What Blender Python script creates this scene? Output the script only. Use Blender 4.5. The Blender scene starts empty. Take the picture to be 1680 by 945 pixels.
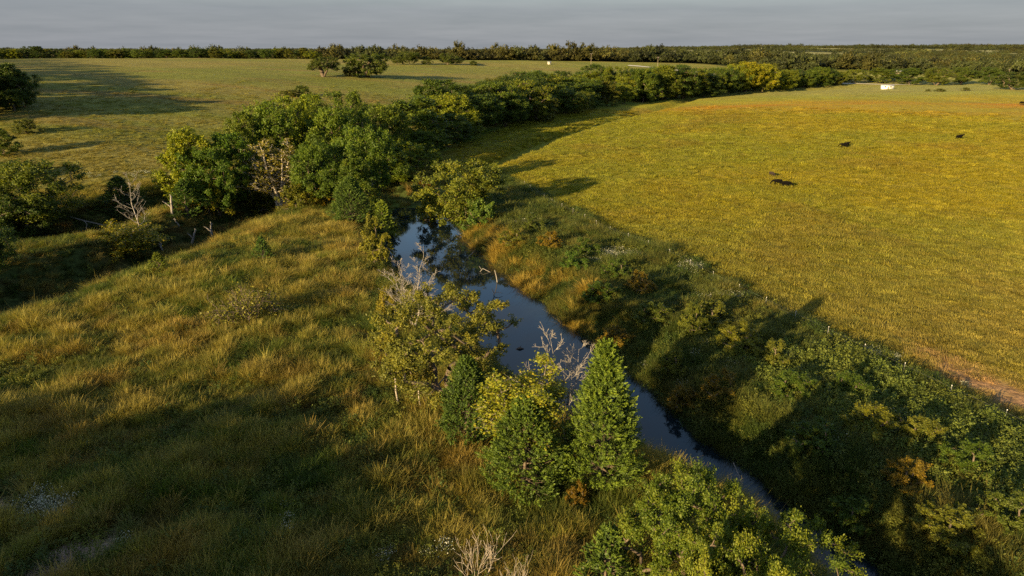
import bpy, math, numpy as np
from mathutils import Vector
from math import radians, sin, cos, pi

# ------------------------------------------------------------------ camera, light, exposure
scene = bpy.context.scene
CAM_H = 32.0
PITCH = radians(19.3)
FPX = 1120.0                      # focal length in pixels of the 1680 px wide photograph
cam_d = bpy.data.cameras.new('camera'); cam = bpy.data.objects.new('camera', cam_d)
scene.collection.objects.link(cam); scene.camera = cam
cam_d.sensor_width = 36.0; cam_d.lens = 24.0
cam_d.clip_start = 0.5; cam_d.clip_end = 40000
cam.location = (0, 0, CAM_H); cam.rotation_euler = (pi/2 - PITCH, 0, 0)

SUN_AZ = radians(40)             # the light travels towards this bearing (from +Y towards +X)
SUN_EL = radians(12.5)
sun_d = bpy.data.lights.new('sun', 'SUN'); sun = bpy.data.objects.new('sun', sun_d)
scene.collection.objects.link(sun)
sun_d.energy = 5.0; sun_d.angle = radians(0.5); sun_d.color = (1.0, 0.74, 0.36)
ldir = Vector((sin(SUN_AZ)*cos(SUN_EL), cos(SUN_AZ)*cos(SUN_EL), -sin(SUN_EL)))
sun.rotation_euler = ldir.to_track_quat('-Z', 'Y').to_euler()
sun.location = (-60, -60, 40)

world = bpy.data.worlds.new("World"); scene.world = world; world.use_nodes = True
wn, wl = world.node_tree.nodes, world.node_tree.links
wn.clear()
def N(nodes, t, **kw):
    n = nodes.new(t)
    for k, v in kw.items():
        if k == 'inp':
            for a, b in v.items(): n.inputs[a].default_value = b
        else: setattr(n, k, v)
    return n
w_out = N(wn, 'ShaderNodeOutputWorld'); w_bg = N(wn, 'ShaderNodeBackground')
w_bg.inputs['Strength'].default_value = 0.05
sky = N(wn, 'ShaderNodeTexSky'); sky.sky_type = 'NISHITA'; sky.sun_disc = False
sky.sun_elevation = SUN_EL; sky.sun_rotation = SUN_AZ + pi
sky.air_density = 1.0; sky.dust_density = 1.0; sky.ozone_density = 2.0
tc = N(wn, 'ShaderNodeTexCoord'); sep = N(wn, 'ShaderNodeSeparateXYZ')
wl.new(tc.outputs['Generated'], sep.inputs[0])
# cloud layer: direction projected on a flat deck overhead
zc = N(wn, 'ShaderNodeMath', operation='MAXIMUM', inp={1: 0.0}); wl.new(sep.outputs['Z'], zc.inputs[0])
zb = N(wn, 'ShaderNodeMath', operation='ADD', inp={1: 0.06}); wl.new(zc.outputs[0], zb.inputs[0])
dx = N(wn, 'ShaderNodeMath', operation='DIVIDE'); wl.new(sep.outputs['X'], dx.inputs[0]); wl.new(zb.outputs[0], dx.inputs[1])
dy = N(wn, 'ShaderNodeMath', operation='DIVIDE'); wl.new(sep.outputs['Y'], dy.inputs[0]); wl.new(zb.outputs[0], dy.inputs[1])
cb = N(wn, 'ShaderNodeCombineXYZ'); wl.new(dx.outputs[0], cb.inputs[0]); wl.new(dy.outputs[0], cb.inputs[1])
n1 = N(wn, 'ShaderNodeTexNoise', inp={'Scale': 0.95, 'Detail': 8.0, 'Roughness': 0.58, 'Distortion': 0.3}); wl.new(cb.outputs[0], n1.inputs['Vector'])
r1 = N(wn, 'ShaderNodeMapRange', inp={'From Min': 0.46, 'From Max': 0.58, 'To Min': 0.0, 'To Max': 0.7}); wl.new(n1.outputs['Fac'], r1.inputs['Value'])
# towards the horizon the deck closes into an even grey veil
veil = N(wn, 'ShaderNodeMapRange', inp={'From Min': 0.05, 'From Max': 0.20, 'To Min': 0.93, 'To Max': 0.0}); wl.new(zc.outputs[0], veil.inputs['Value'])
mx = N(wn, 'ShaderNodeMath', operation='MAXIMUM'); wl.new(r1.outputs[0], mx.inputs[0]); wl.new(veil.outputs[0], mx.inputs[1])
n2 = N(wn, 'ShaderNodeTexNoise', inp={'Scale': 0.55, 'Detail': 9.0, 'Roughness': 0.6}); wl.new(cb.outputs[0], n2.inputs['Vector'])
ccol = N(wn, 'ShaderNodeValToRGB')
ccol.color_ramp.elements[0].position = 0.3; ccol.color_ramp.elements[0].color = (1.75, 1.92, 2.20, 1)
ccol.color_ramp.elements[1].position = 0.7; ccol.color_ramp.elements[1].color = (2.25, 2.38, 2.65, 1)
wl.new(n2.outputs['Fac'], ccol.inputs[0])
mixc = N(wn, 'ShaderNodeMix', data_type='RGBA'); wl.new(mx.outputs[0], mixc.inputs['Factor'])
skys = N(wn, 'ShaderNodeVectorMath', operation='SCALE', inp={'Scale': 1.6}); wl.new(sky.outputs[0], skys.inputs[0])
wl.new(skys.outputs[0], mixc.inputs[6]); lift = N(wn, 'ShaderNodeMapRange', inp={'From Min': 0.08, 'From Max': 0.35, 'To Min': 1.0, 'To Max': 1.45}); wl.new(zc.outputs[0], lift.inputs['Value'])
cl_ = N(wn, 'ShaderNodeVectorMath', operation='SCALE'); wl.new(ccol.outputs[0], cl_.inputs[0]); wl.new(lift.outputs[0], cl_.inputs['Scale'])
wl.new(cl_.outputs[0], mixc.inputs[7])
wl.new(mixc.outputs[2], w_bg.inputs['Color']); wl.new(w_bg.outputs[0], w_out.inputs['Surface'])

vs = scene.view_settings
vs.view_transform = 'Standard'; vs.look = 'None'; vs.gamma = 1.0; vs.use_curve_mapping = False
vs.exposure = 1.5
cy = scene.cycles
cy.use_denoising = False
cy.max_bounces = 5; cy.diffuse_bounces = 2; cy.glossy_bounces = 2; cy.transmission_bounces = 3; cy.transparent_max_bounces = 6; cy.volume_bounces = 0
cy.caustics_reflective = False; cy.caustics_refractive = False
cy.sample_clamp_indirect = 6.0

rng = np.random.default_rng(7)

# ------------------------------------------------------------------ projection helpers (photo pixel -> ray)
def ray(u, v):
    x = (np.asarray(u, float)-840)/FPX; y = (np.asarray(v, float)-472.5)/FPX
    return x, cos(PITCH)-y*sin(PITCH), -sin(PITCH)-y*cos(PITCH)
def pw(u, v, z=0.0):
    """point of the level z seen at a pixel: used to survey the plan of the place"""
    dx, dy, dz = ray(u, v); t = (CAM_H - z)/(-dz)
    return (dx*t, dy*t)
def S(x): x = np.clip(x, 0, 1); return x*x*(3-2*x)

def seg_info(x, y, pts, vals=None):
    """distance to a polyline, sign (+ left of its direction), interpolated values, arc parameter"""
    x = np.asarray(x, float); y = np.asarray(y, float)
    best = np.full(x.shape, 1e18); sg = np.zeros(x.shape); out = np.zeros(x.shape)
    for i in range(len(pts)-1):
        ax, ay = pts[i]; bx, by = pts[i+1]
        ex, ey = bx-ax, by-ay; L2 = ex*ex+ey*ey
        t = np.clip(((x-ax)*ex+(y-ay)*ey)/L2, 0, 1)
        qx, qy = x-(ax+t*ex), y-(ay+t*ey)
        d2 = qx*qx+qy*qy
        m = d2 < best
        best = np.where(m, d2, best)
        sg = np.where(m, np.sign(ex*(y-ay)-ey*(x-ax)), sg)
        if vals is not None: out = np.where(m, vals[i]+(vals[i+1]-vals[i])*t, out)
    return np.sqrt(best), sg, out

# ------------------------------------------------------------------ plan of the place
WL = -1.7; WLB = -2.4
ck = [(1600,1150,2.6),(1485,1040,1.6),(1394,945,1.7),(1285,862,1.9),(1206,802,2.1),(1102,742,3.2),(1000,672,5.2),(915,600,6.0),
      (826,520,6.6),(742,455,7.6),(694,402,8.2),(680,370,7.6),(680,350,5.0),(700,325,2.0),(745,300,1.6)]
CREEK = [pw(u, v, WL) for u, v, w in ck]; CREEK_W = [w for u, v, w in ck]
CREEK += [(-5.0, 205.0), (10, 250), (45, 330), (85, 400), (120, 480), (185, 545), (300, 630)]
CREEK_W += [1.4]*7
ga = [(-500,640,2.5),(-150,572,2.5),(0,520,2.5),(120,478,2.2),(232,440,2.0),(300,408,1.8),(380,372,1.5),(455,345,1.4),(540,325,1.4),(650,330,1.6)]
GULLY = [pw(u, v, -3.6) for u, v, w in ga]; GULLY_W = [w for u, v, w in ga]
gb = [(-600,470,3.0),(-200,425,3.0),(0,405,3.5),(60,398,5.0),(132,388,5.5),(200,366,2.0),(270,348,1.4),(330,335,1.2)]
BROOK = [pw(u, v, WLB) for u, v, w in gb]; BROOK_W = [w for u, v, w in gb]
VALLEY = [(-420,40),(-230,95),(-130,122),(-85,140),(-62,160),(-48,195),(-10,262),(38,345),(92,465),(150,525),(235,580),(340,650),(600,760)]
def wood_edge(x): return 775-95*S((x-200)/60)+90*S((x-280)/60)+.10*np.clip(x-290, 0, 900)
FENCE = [pw(u, v, 0.5) for u, v in [(860,310),(905,343),(1000,392),(1097,430),(1211,487),(1303,533),(1415,590),(1480,622),(1556,660),(1643,702),(1760,760),(1950,850)]]
PASTURE = [pw(1150,158),pw(1060,168),pw(960,183),pw(880,198),pw(800,219),pw(742,243),pw(728,262),pw(800,288)] + FENCE

def wob(x, y, s, a, ph=0.0):
    return a*(np.sin(x/s+1.3*np.sin(y/(s*1.7)+ph)+ph)*np.cos(y/(s*1.13)+0.9*np.sin(x/(s*1.9)-ph)))

def height(x, y):
    x = np.asarray(x, float); y = np.asarray(y, float)
    r = np.hypot(x, y)
    z = wob(x, y, 21, .30) + wob(x, y, 9, .12, 2.0) + wob(x, y, 90, .5*1, 4.0)*S((r-120)/200)
    # the hill with the big pasture beyond the creek wood
    dv, sv, _ = seg_info(x, y, VALLEY)
    dl = np.where(sv > 0, dv, 0.0)
    hill = 22*(1-np.exp(-(dl/150)**1.4)) + 1.5*S((dl-10)/40)
    hill *= 1 - S((x-190)/500)*.75
    crest = 700 + 0.10*x
    hill *= 1 - S((y-crest)/420)
    z = z + hill
    # the right pasture swells gently and falls away again
    dr = np.where(sv <= 0, dv, 0.0)
    z = z + 2.6*S(dr/140)*S((y-60)/240)*(1-S((y-560)/250)) + 0.8*S(dr/60)
    # wooded ridge on the right skyline
    z = z + 27*S((y-1500)/1400)*S((x+200)/1900)*(1-S((y-3400)/2200)) + 6*S((y-900)/800)*S((x-100)/900)
    z = z + 9*S((y-1800)/1500)*np.sin(x/800+.7)**2*(1-S((y-6000)/3000))
    # channels
    d, s, w = seg_info(x, y, CREEK, CREEK_W)
    far = S((y-150)/120)
    wl_ = np.where(s > 0, 4.5, 8.5 + wob(x, y, 7, 2.5, 1.0)); wl_ = wl_*(1-far)+8*far
    k = S((d - w + 1.2 + wob(x, y, 3.1, .55))/wl_)
    bed = -2.9 + .9*far
    zc_ = bed + (z-bed)*k
    z = np.where(k < 1, zc_, z)
    d, s, w = seg_info(x, y, GULLY, GULLY_W)
    wl_ = np.where(s > 0, 7.0, 15.0)
    k = S((d - w + wob(x, y, 3.7, .6))/wl_)
    z = np.where(k < 1, np.minimum(z, -4.0+(z+4.0)*k), z)
    d, s, w = seg_info(x, y, BROOK, BROOK_W)
    k = S((d - w + .8 + wob(x, y, 4.1, .6))/8.0)
    z = np.where(k < 1, np.minimum(z, -3.0+(z+3.0)*k), z)
    # a little bare knoll where the track ends
    z = z + 0.4*np.exp(-(((x+32)/6)**2+((y-36)/5)**2))
    return z

TT = np.geomspace(25, 12000, 2600)
def hit(u, v):
    dx, dy, dz = ray(u, v)
    z = CAM_H + TT*dz; h = height(TT*dx, TT*dy)
    b = np.nonzero(z < h)[0]
    if len(b) == 0: t = TT[-1]
    else:
        i = max(b[0], 1); a0 = z[i-1]-h[i-1]; a1 = z[i]-h[i]
        t = TT[i-1] + (TT[i]-TT[i-1])*a0/(a0-a1)
    x, y = dx*t, dy*t
    return float(x), float(y), float(height(x, y))
def height_at_row(p, v):
    """metres above the ground point p at which row v of the photograph lies"""
    _, dy, dz = ray(840, v); return CAM_H + p[1]*dz/dy - p[2]

# smooth value noise for colours and densities
_nz = rng.random((64, 64))
def vnoise(x, y, s, ph=0):
    x = np.asarray(x)/s+ph*7.3; y = np.asarray(y)/s+ph*3.1
    xi = np.floor(x).astype(int); yi = np.floor(y).astype(int); fx = S(x-xi); fy = S(y-yi)
    g = lambda a, b: _nz[a % 64, b % 64]
    return (g(xi,yi)*(1-fx)+g(xi+1,yi)*fx)*(1-fy)+(g(xi,yi+1)*(1-fx)+g(xi+1,yi+1)*fx)*fy
def fbm(x, y, s, ph=0): return .5*vnoise(x,y,s,ph)+.3*vnoise(x,y,s*.47,ph+1)+.2*vnoise(x,y,s*.21,ph+2)
def lerp(a, b, t): t = np.asarray(t)[..., None]; return a*(1-t)+b*t
C = lambda *c: np.array(c, float)

def zones(x, y):
    """masks of what grows where"""
    dc, sc, wc = seg_info(x, y, CREEK, CREEK_W)
    df, sf, _ = seg_info(x, y, PASTURE)
    dv, sv, _ = seg_info(x, y, VALLEY)
    dg, sg_, wg = seg_info(x, y, GULLY, GULLY_W)
    db, sb, wb = seg_info(x, y, BROOK, BROOK_W)
    z = {}
    df = df + np.where(df < 8, 3.2*(fbm(x, y, 5, 61)-.5)*2, 0)
    z['pasture'] = np.where(sf > 0, S((df+1)/5.0), 0.0)          # right of the fence
    z['dfence'] = np.where(sf > 0, df, -df)
    z['hillside'] = np.where(sv > 0, S((dv-14)/16), 0.0)*(1-z['pasture'])
    z['dc'] = dc-wc; z['left'] = (sc > 0)
    z['bank'] = np.where(sc <= 0, 1.0, 0.0)*(1-z['pasture'])*(1-z['hillside'])
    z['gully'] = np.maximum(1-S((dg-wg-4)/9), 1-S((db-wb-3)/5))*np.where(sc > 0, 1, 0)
    z['water'] = np.maximum(1-S((dc-wc)/1.5)*1.0, 0)*(y < 150)
    return z

def worn_mask(x, y, df):
    w = np.exp(-((df-5.5-5*vnoise(x, y, 25, 4))/2.6)**2)*S((vnoise(x, y, 11, 6)*.6+S((x-36)/14)*.75-.40)/.3)
    return np.clip(w, 0, 1)*(y < 140)
def ground_rgb(x, y, Z=None):
    Z = Z or zones(x, y)
    f1 = fbm(x, y, 14, 0); f2 = fbm(x, y, 5, 3); f3 = fbm(x, y, 60, 5); f4 = fbm(x, y, 2.2, 8)
    green, straw, rust = C(.082,.120,.016), C(.175,.165,.030), C(.17,.105,.030)
    mead = lerp(np.broadcast_to(green, x.shape+(3,)), straw, S((f1*.6+f2*.5-.36)/.35))
    mead = lerp(mead, rust, S((f4*.5+fbm(x,y,9,11)*.6-.66)/.15)*.5)
    # greener crest along the gully edge
    dg, sg_, wg = seg_info(x, y, GULLY, GULLY_W)
    mead = lerp(mead, C(.13,.145,.022), S((34-dg)/14)*S((-20-x)/14)*.8)
    past = lerp(np.broadcast_to(C(.195,.165,.013), x.shape+(3,)), C(.165,.165,.016), S((f3-.35)/.3))
    past = lerp(past, C(.15,.085,.022), S((fbm(x,y,34,14)-.60)/.16)*.3)
    # rusty band of seed heads across the crown of the field, and the tawny near part
    band = np.exp(-((y-372-.05*(x-150))/48)**2)*S((x-50)/70)*(1-S((x-270)/110))
    past = lerp(past, C(.26,.115,.008), band*(.35+.65*S((fbm(x*.35,y,30,2)-.35)/.3))*.9)
    near = S((150-y)/80)
    past = lerp(past, C(.175,.140,.034), near*.6)
    far = S((y-430)/120)
    past = lerp(past, C(.15,.15,.05), far*.7)
    # worn soil along the fence
    df = Z['dfence']
    soil = C(.27,.145,.085)
    worn = worn_mask(x, y, df) if True else np.exp(-((df-4.5-6*vnoise(x,y,25,4))/3.2)**2)*S((vnoise(x,y,11,6)*.7+S((x-35)/25)*.6-.42)/.4)
    past = lerp(past, soil, np.clip(worn, 0, 1)*.8*(y < 140))
    hillc = lerp(np.broadcast_to(C(.105,.112,.020), x.shape+(3,)), C(.135,.120,.030), S((fbm(x*.4,y,45,7)-.35)/.3))
    hillc = lerp(hillc, C(.13,.085,.03), S((fbm(x*.3,y,22,9)-.60)/.15)*.5)
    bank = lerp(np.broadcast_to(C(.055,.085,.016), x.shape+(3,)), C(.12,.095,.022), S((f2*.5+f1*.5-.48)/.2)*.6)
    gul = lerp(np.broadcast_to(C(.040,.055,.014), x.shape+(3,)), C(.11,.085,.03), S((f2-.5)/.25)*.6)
    c = mead
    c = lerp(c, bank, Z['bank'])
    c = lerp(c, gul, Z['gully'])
    c = lerp(c, hillc, Z['hillside'])
    c = lerp(c, past, Z['pasture'])
    c = lerp(c, C(.035,.028,.016), (1-S((Z['dc']+.3)/1.6))*(y < 145))
    # bare sandy track end, lower left
    sand = 1-S((np.hypot((x+28.2-.35*(y-36)), (y-35.3)*.75) - 1.5 - 1.0*vnoise(x,y,2.0,1))/.9)
    sand = np.maximum(sand, 1-S((np.hypot(x+36.5, (y-41)*.8)-.6-.8*vnoise(x,y,2,5))/1.0))
    c = lerp(c, C(.36,.27,.20), sand)
    # forest floor
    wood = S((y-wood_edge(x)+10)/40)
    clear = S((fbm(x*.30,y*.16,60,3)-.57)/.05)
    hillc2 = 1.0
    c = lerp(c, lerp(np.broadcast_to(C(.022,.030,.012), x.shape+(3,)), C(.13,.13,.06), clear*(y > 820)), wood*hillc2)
    return c, sand, wood*hillc2*(1-clear*(y > 820))

# ------------------------------------------------------------------ object helpers
COL = scene.collection
def link(o, parent=None):
    COL.objects.link(o)
    if parent: o.parent = parent
    return o
def tag(o, label=None, cat=None, group=None, kind=None):
    if label: o['label'] = label
    if cat: o['category'] = cat
    if group: o['group'] = group
    if kind: o['kind'] = kind
    return o
def quads_mesh(name, V, mat, tint=None, smooth=False, F=None):
    """V: (n,4,3) loose quads, or F given: V (m,3) verts with F (n,4) indices"""
    me = bpy.data.meshes.new(name)
    if F is None:
        n = len(V); vv = V.reshape(-1, 3); ff = np.arange(n*4)
    else:
        vv = V; n = len(F); ff = F.reshape(-1)
    me.vertices.add(len(vv)); me.vertices.foreach_set('co', vv.astype(np.float32).ravel())
    me.loops.add(len(ff)); me.loops.foreach_set('vertex_index', ff.astype(np.int32))
    me.polygons.add(n); me.polygons.foreach_set('loop_start', np.arange(0, n*4, 4, dtype=np.int32))
    me.polygons.foreach_set('loop_total', np.full(n, 4, np.int32))
    if smooth: me.polygons.foreach_set('use_smooth', np.ones(n, bool))
    if tint is not None:
        a = me.attributes.new('tint', 'FLOAT', 'FACE'); a.data.foreach_set('value', tint.astype(np.float32))
    me.update(calc_edges=True)
    if mat: me.materials.append(mat)
    return me

# ------------------------------------------------------------------ materials
def new_mat(name):
    m = bpy.data.materials.new(name); m.use_nodes = True
    nt = m.node_tree; nt.nodes.clear(); return m, nt.nodes, nt.links
def foliage_mat(name, c0, c1, c2, transl=.35, rough=.55, inst=False, spec=.25):
    """leaf tint runs c0 (dull) - c1 - c2 (fresh or turning); object colour multiplies"""
    m, n, l = new_mat(name)
    out = N(n, 'ShaderNodeOutputMaterial')
    at = N(n, 'ShaderNodeAttribute', attribute_name='tint')
    rp = N(n, 'ShaderNodeValToRGB'); e = rp.color_ramp.elements
    e[0].position = 0.0; e[0].color = c0+(1,); e[1].position = 1.0; e[1].color = c2+(1,)
    k = rp.color_ramp.elements.new(.5); k.color = c1+(1,)
    l.new(at.outputs['Fac'], rp.inputs[0])
    if inst:
        oc = N(n, 'ShaderNodeAttribute', attribute_name='icol', attribute_type='INSTANCER'); src = oc.outputs['Color']
    else:
        oi = N(n, 'ShaderNodeObjectInfo'); src = oi.outputs['Color']
    mu = N(n, 'ShaderNodeMix', data_type='RGBA', blend_type='MULTIPLY'); mu.inputs['Factor'].default_value = 1
    l.new(rp.outputs[0], mu.inputs[6]); l.new(src, mu.inputs[7])
    p = N(n, 'ShaderNodeBsdfPrincipled', inp={'Roughness': rough, 'Specular IOR Level': spec})
    l.new(mu.outputs[2], p.inputs['Base Color'])
    t = N(n, 'ShaderNodeBsdfTranslucent')
    hs = N(n, 'ShaderNodeHueSaturation', inp={'Saturation': 1.15, 'Value': 1.2}); l.new(mu.outputs[2], hs.inputs['Color'])
    l.new(hs.outputs[0], t.inputs['Color'])
    ms = N(n, 'ShaderNodeMixShader', inp={0: transl}); l.new(p.outputs[0], ms.inputs[1]); l.new(t.outputs[0], ms.inputs[2])
    l.new(ms.outputs[0], out.inputs[0])
    return m
def bark_mat(name, ca, cb_, scale=3.0):
    m, n, l = new_mat(name)
    out = N(n, 'ShaderNodeOutputMaterial'); p = N(n, 'ShaderNodeBsdfPrincipled', inp={'Roughness': .9, 'Specular IOR Level': .15})
    tcn = N(n, 'ShaderNodeTexCoord'); mp = N(n, 'ShaderNodeMapping', inp={'Scale': (scale, scale, scale*.3)})
    l.new(tcn.outputs['Object'], mp.inputs[0])
    nz = N(n, 'ShaderNodeTexNoise', inp={'Scale': 4.0, 'Detail': 5.0}); l.new(mp.outputs[0], nz.inputs['Vector'])
    rp = N(n, 'ShaderNodeValToRGB'); e = rp.color_ramp.elements
    e[0].position = .35; e[0].color = ca+(1,); e[1].position = .68; e[1].color = cb_+(1,)
    l.new(nz.outputs['Fac'], rp.inputs[0]); l.new(rp.outputs[0], p.inputs['Base Color'])
    bp = N(n, 'ShaderNodeBump', inp={'Strength': .5, 'Distance': .03}); l.new(nz.outputs['Fac'], bp.inputs['Height']); l.new(bp.outputs[0], p.inputs['Normal'])
    l.new(p.outputs[0], out.inputs[0]); return m
def plain_mat(name, col, rough=.6, metal=0.0, var=.15, scale=2.0):
    m, n, l = new_mat(name)
    out = N(n, 'ShaderNodeOutputMaterial'); p = N(n, 'ShaderNodeBsdfPrincipled', inp={'Roughness': rough, 'Metallic': metal})
    tcn = N(n, 'ShaderNodeTexCoord'); nz = N(n, 'ShaderNodeTexNoise', inp={'Scale': scale, 'Detail': 4.0}); l.new(tcn.outputs['Object'], nz.inputs['Vector'])
    mr = N(n, 'ShaderNodeMapRange', inp={'From Min': .3, 'From Max': .7, 'To Min': 1-var, 'To Max': 1+var}); l.new(nz.outputs['Fac'], mr.inputs['Value'])
    mm = N(n, 'ShaderNodeVectorMath', operation='SCALE'); mm.inputs[0].default_value = col; l.new(mr.outputs[0], mm.inputs['Scale'])
    l.new(mm.outputs[0], p.inputs['Base Color']); l.new(p.outputs[0], out.inputs[0]); return m

M_LEAF = foliage_mat('leaf_green', (.042,.062,.012), (.085,.118,.014), (.170,.180,.018))
M_CEDAR = foliage_mat('needle_green', (.036,.058,.012), (.072,.110,.014), (.140,.180,.020), transl=.15)
M_OLIVE = foliage_mat('leaf_olive', (.070,.078,.015), (.140,.145,.020), (.230,.200,.022))
M_YELLOW = foliage_mat('leaf_yellow', (.14,.16,.015), (.22,.24,.018), (.32,.25,.018))
M_FAR = foliage_mat('leaf_far', (.040,.052,.016), (.065,.080,.020), (.095,.100,.026), transl=.2, inst=True)
M_GRASS = foliage_mat('grass_blade', (.80,.80,.80), (1.0,1.0,1.0), (1.25,1.15,1.0), transl=.35, rough=.6, inst=True, spec=.2)
M_BARK = bark_mat('bark_brown', (.06,.045,.032), (.16,.125,.095))
M_PALE = bark_mat('bark_pale', (.18,.15,.12), (.36,.31,.26))
M_LIMB = bark_mat('bark_limb', (.30,.26,.20), (.50,.44,.36))
M_DEAD = bark_mat('bark_dead', (.15,.135,.12), (.32,.29,.265))

# ------------------------------------------------------------------ ground sheet
def axis_spacing(segments):
    out = [segments[0][0]]
    for a, b, h0, h1 in segments:
        p = out[-1]
        while p < b - .5*h0:
            f = (p-a)/(b-a); p += h0+(h1-h0)*max(0, f); out.append(p)
    return np.array(out)
xp = axis_spacing([(0, 62, .8, .8), (62, 300, .9, 5), (300, 1200, 6, 40), (1200, 14000, 50, 900)])
xs = np.concatenate([-xp[:0:-1], xp])
yb = -axis_spacing([(0, 60, 3, 3), (60, 400, 5, 50)])[::-1]
yp = axis_spacing([(0, 28, 2, 1), (28, 150, .7, .8), (150, 320, .9, 2.5), (320, 800, 3, 8), (800, 3000, 10, 60), (3000, 14000, 80, 900)])
ys = np.concatenate([yb[:-1], yp])
GX, GY = np.meshgrid(xs, ys)
GZ = height(GX, GY)
nx, ny = len(xs), len(ys)
idx = np.arange(nx*ny).reshape(ny, nx)
F = np.stack([idx[:-1,:-1], idx[:-1,1:], idx[1:,1:], idx[1:,:-1]], -1).reshape(-1, 4)
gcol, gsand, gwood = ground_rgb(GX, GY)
def ground_material():
    m, n, l = new_mat('ground_soil_and_turf')
    out = N(n, 'ShaderNodeOutputMaterial'); p = N(n, 'ShaderNodeBsdfPrincipled', inp={'Roughness': .95, 'Specular IOR Level': .1})
    at = N(n, 'ShaderNodeAttribute', attribute_name='gcol')
    geo = N(n, 'ShaderNodeNewGeometry')
    # tuft-scale mottling at three sizes
    fac = None
    for sc_, dt, lo, hi in ((1.5, 5.0, .55, 1.45), (.28, 4.0, .8, 1.2), (.035, 4.0, .86, 1.14)):
        nz = N(n, 'ShaderNodeTexNoise', inp={'Scale': sc_, 'Detail': dt, 'Roughness': .65}); l.new(geo.outputs['Position'], nz.inputs['Vector'])
        mr = N(n, 'ShaderNodeMapRange', inp={'From Min': .32, 'From Max': .68, 'To Min': lo, 'To Max': hi}); l.new(nz.outputs['Fac'], mr.inputs['Value'])
        if fac is None: fac = mr.outputs[0]; nz1 = nz
        else:
            mm = N(n, 'ShaderNodeMath', operation='MULTIPLY'); l.new(fac, mm.inputs[0]); l.new(mr.outputs[0], mm.inputs[1]); fac = mm.outputs[0]
    sc2 = N(n, 'ShaderNodeVectorMath', operation='SCALE'); l.new(at.outputs['Color'], sc2.inputs[0]); l.new(fac, sc2.inputs['Scale'])
    l.new(sc2.outputs[0], p.inputs['Base Color'])
    bp = N(n, 'ShaderNodeBump', inp={'Strength': .75, 'Distance': .55}); l.new(nz1.outputs['Fac'], bp.inputs['Height']); l.new(bp.outputs[0], p.inputs['Normal'])
    p.inputs['Sheen Weight'].default_value = .35; p.inputs['Sheen Roughness'].default_value = .5
    l.new(sc2.outputs[0], p.inputs['Sheen Tint'])
    l.new(p.outputs[0], out.inputs[0]); return m
gme = quads_mesh('ground', np.stack([GX, GY, GZ], -1).reshape(-1, 3), ground_material(), smooth=True, F=F)
ca = gme.attributes.new('gcol', 'FLOAT_COLOR', 'POINT')
ca.data.foreach_set('color', np.concatenate([gcol.reshape(-1, 3), np.ones((nx*ny, 1))], 1).astype(np.float32).ravel())
ground = link(bpy.data.objects.new('ground', gme)); tag(ground, kind='structure')

# ------------------------------------------------------------------ water
def water_material():
    m, n, l = new_mat('creek_water')
    out = N(n, 'ShaderNodeOutputMaterial')
    p = N(n, 'ShaderNodeBsdfPrincipled', inp={'Base Color': (.006,.012,.016,1), 'Roughness': .03, 'IOR': 1.37, 'Specular IOR Level': .5})
    geo = N(n, 'ShaderNodeNewGeometry'); nz = N(n, 'ShaderNodeTexNoise', inp={'Scale': 1.2, 'Detail': 3.0}); l.new(geo.outputs['Position'], nz.inputs['Vector'])
    bp = N(n, 'ShaderNodeBump', inp={'Strength': .06, 'Distance': .04}); l.new(nz.outputs['Fac'], bp.inputs['Height']); l.new(bp.outputs[0], p.inputs['Normal'])
    l.new(p.outputs[0], out.inputs[0]); return m
M_WATER = water_material()
def strip_mesh(name, pts, widths, z, mat, cut=1e9, zf=None, sub=6):
    P = []; W = []
    for i in range(len(pts)-1):
        for k in range(sub):
            t = k/sub; P.append((pts[i][0]*(1-t)+pts[i+1][0]*t, pts[i][1]*(1-t)+pts[i+1][1]*t)); W.append(widths[i]*(1-t)+widths[i+1]*t)
    P.append(pts[-1]); W.append(widths[-1])
    P = np.array(P); W = np.array(W); k = P[:, 1] < cut; P = P[k]; W = W[k]
    T = np.gradient(P, axis=0); T /= np.linalg.norm(T, axis=1)[:, None]; Nn = np.stack([-T[:, 1], T[:, 0]], 1)
    A = P + Nn*W[:, None]; B = P - Nn*W[:, None]
    zA = np.full(len(P), z) if zf is None else zf(A); zB = np.full(len(P), z) if zf is None else zf(B)
    V = np.concatenate([np.c_[A, zA], np.c_[B, zB]]); m_ = len(P)
    Fq = np.array([[i, i+1, m_+i+1, m_+i] for i in range(m_-1)])
    return quads_mesh(name, V, mat, F=Fq)
tag(link(bpy.data.objects.new('water', strip_mesh('water', CREEK, [w+5 for w in CREEK_W], WL, M_WATER, cut=152))), kind='structure')
tag(link(bpy.data.objects.new('water', strip_mesh('water_brook', BROOK, [w+4 for w in BROOK_W], WLB, M_WATER))), kind='structure')
gp = pw(232, 441, -3.6)
an = np.linspace(0, 2*pi, 25)[:-1]
pv = np.concatenate([[[gp[0], gp[1], -3.62]], np.c_[gp[0]+3.4*np.cos(an)+1.5*np.sin(an), gp[1]+2.2*np.sin(an)+2.5*np.cos(an), np.full(24, -3.62)]])
pm = bpy.data.meshes.new('pool'); pm.from_pydata([tuple(q) for q in pv], [], [(0, 1+i, 1+(i+1) % 24) for i in range(24)]); pm.materials.append(M_WATER)
tag(link(bpy.data.objects.new('water', pm)), kind='structure')

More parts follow.
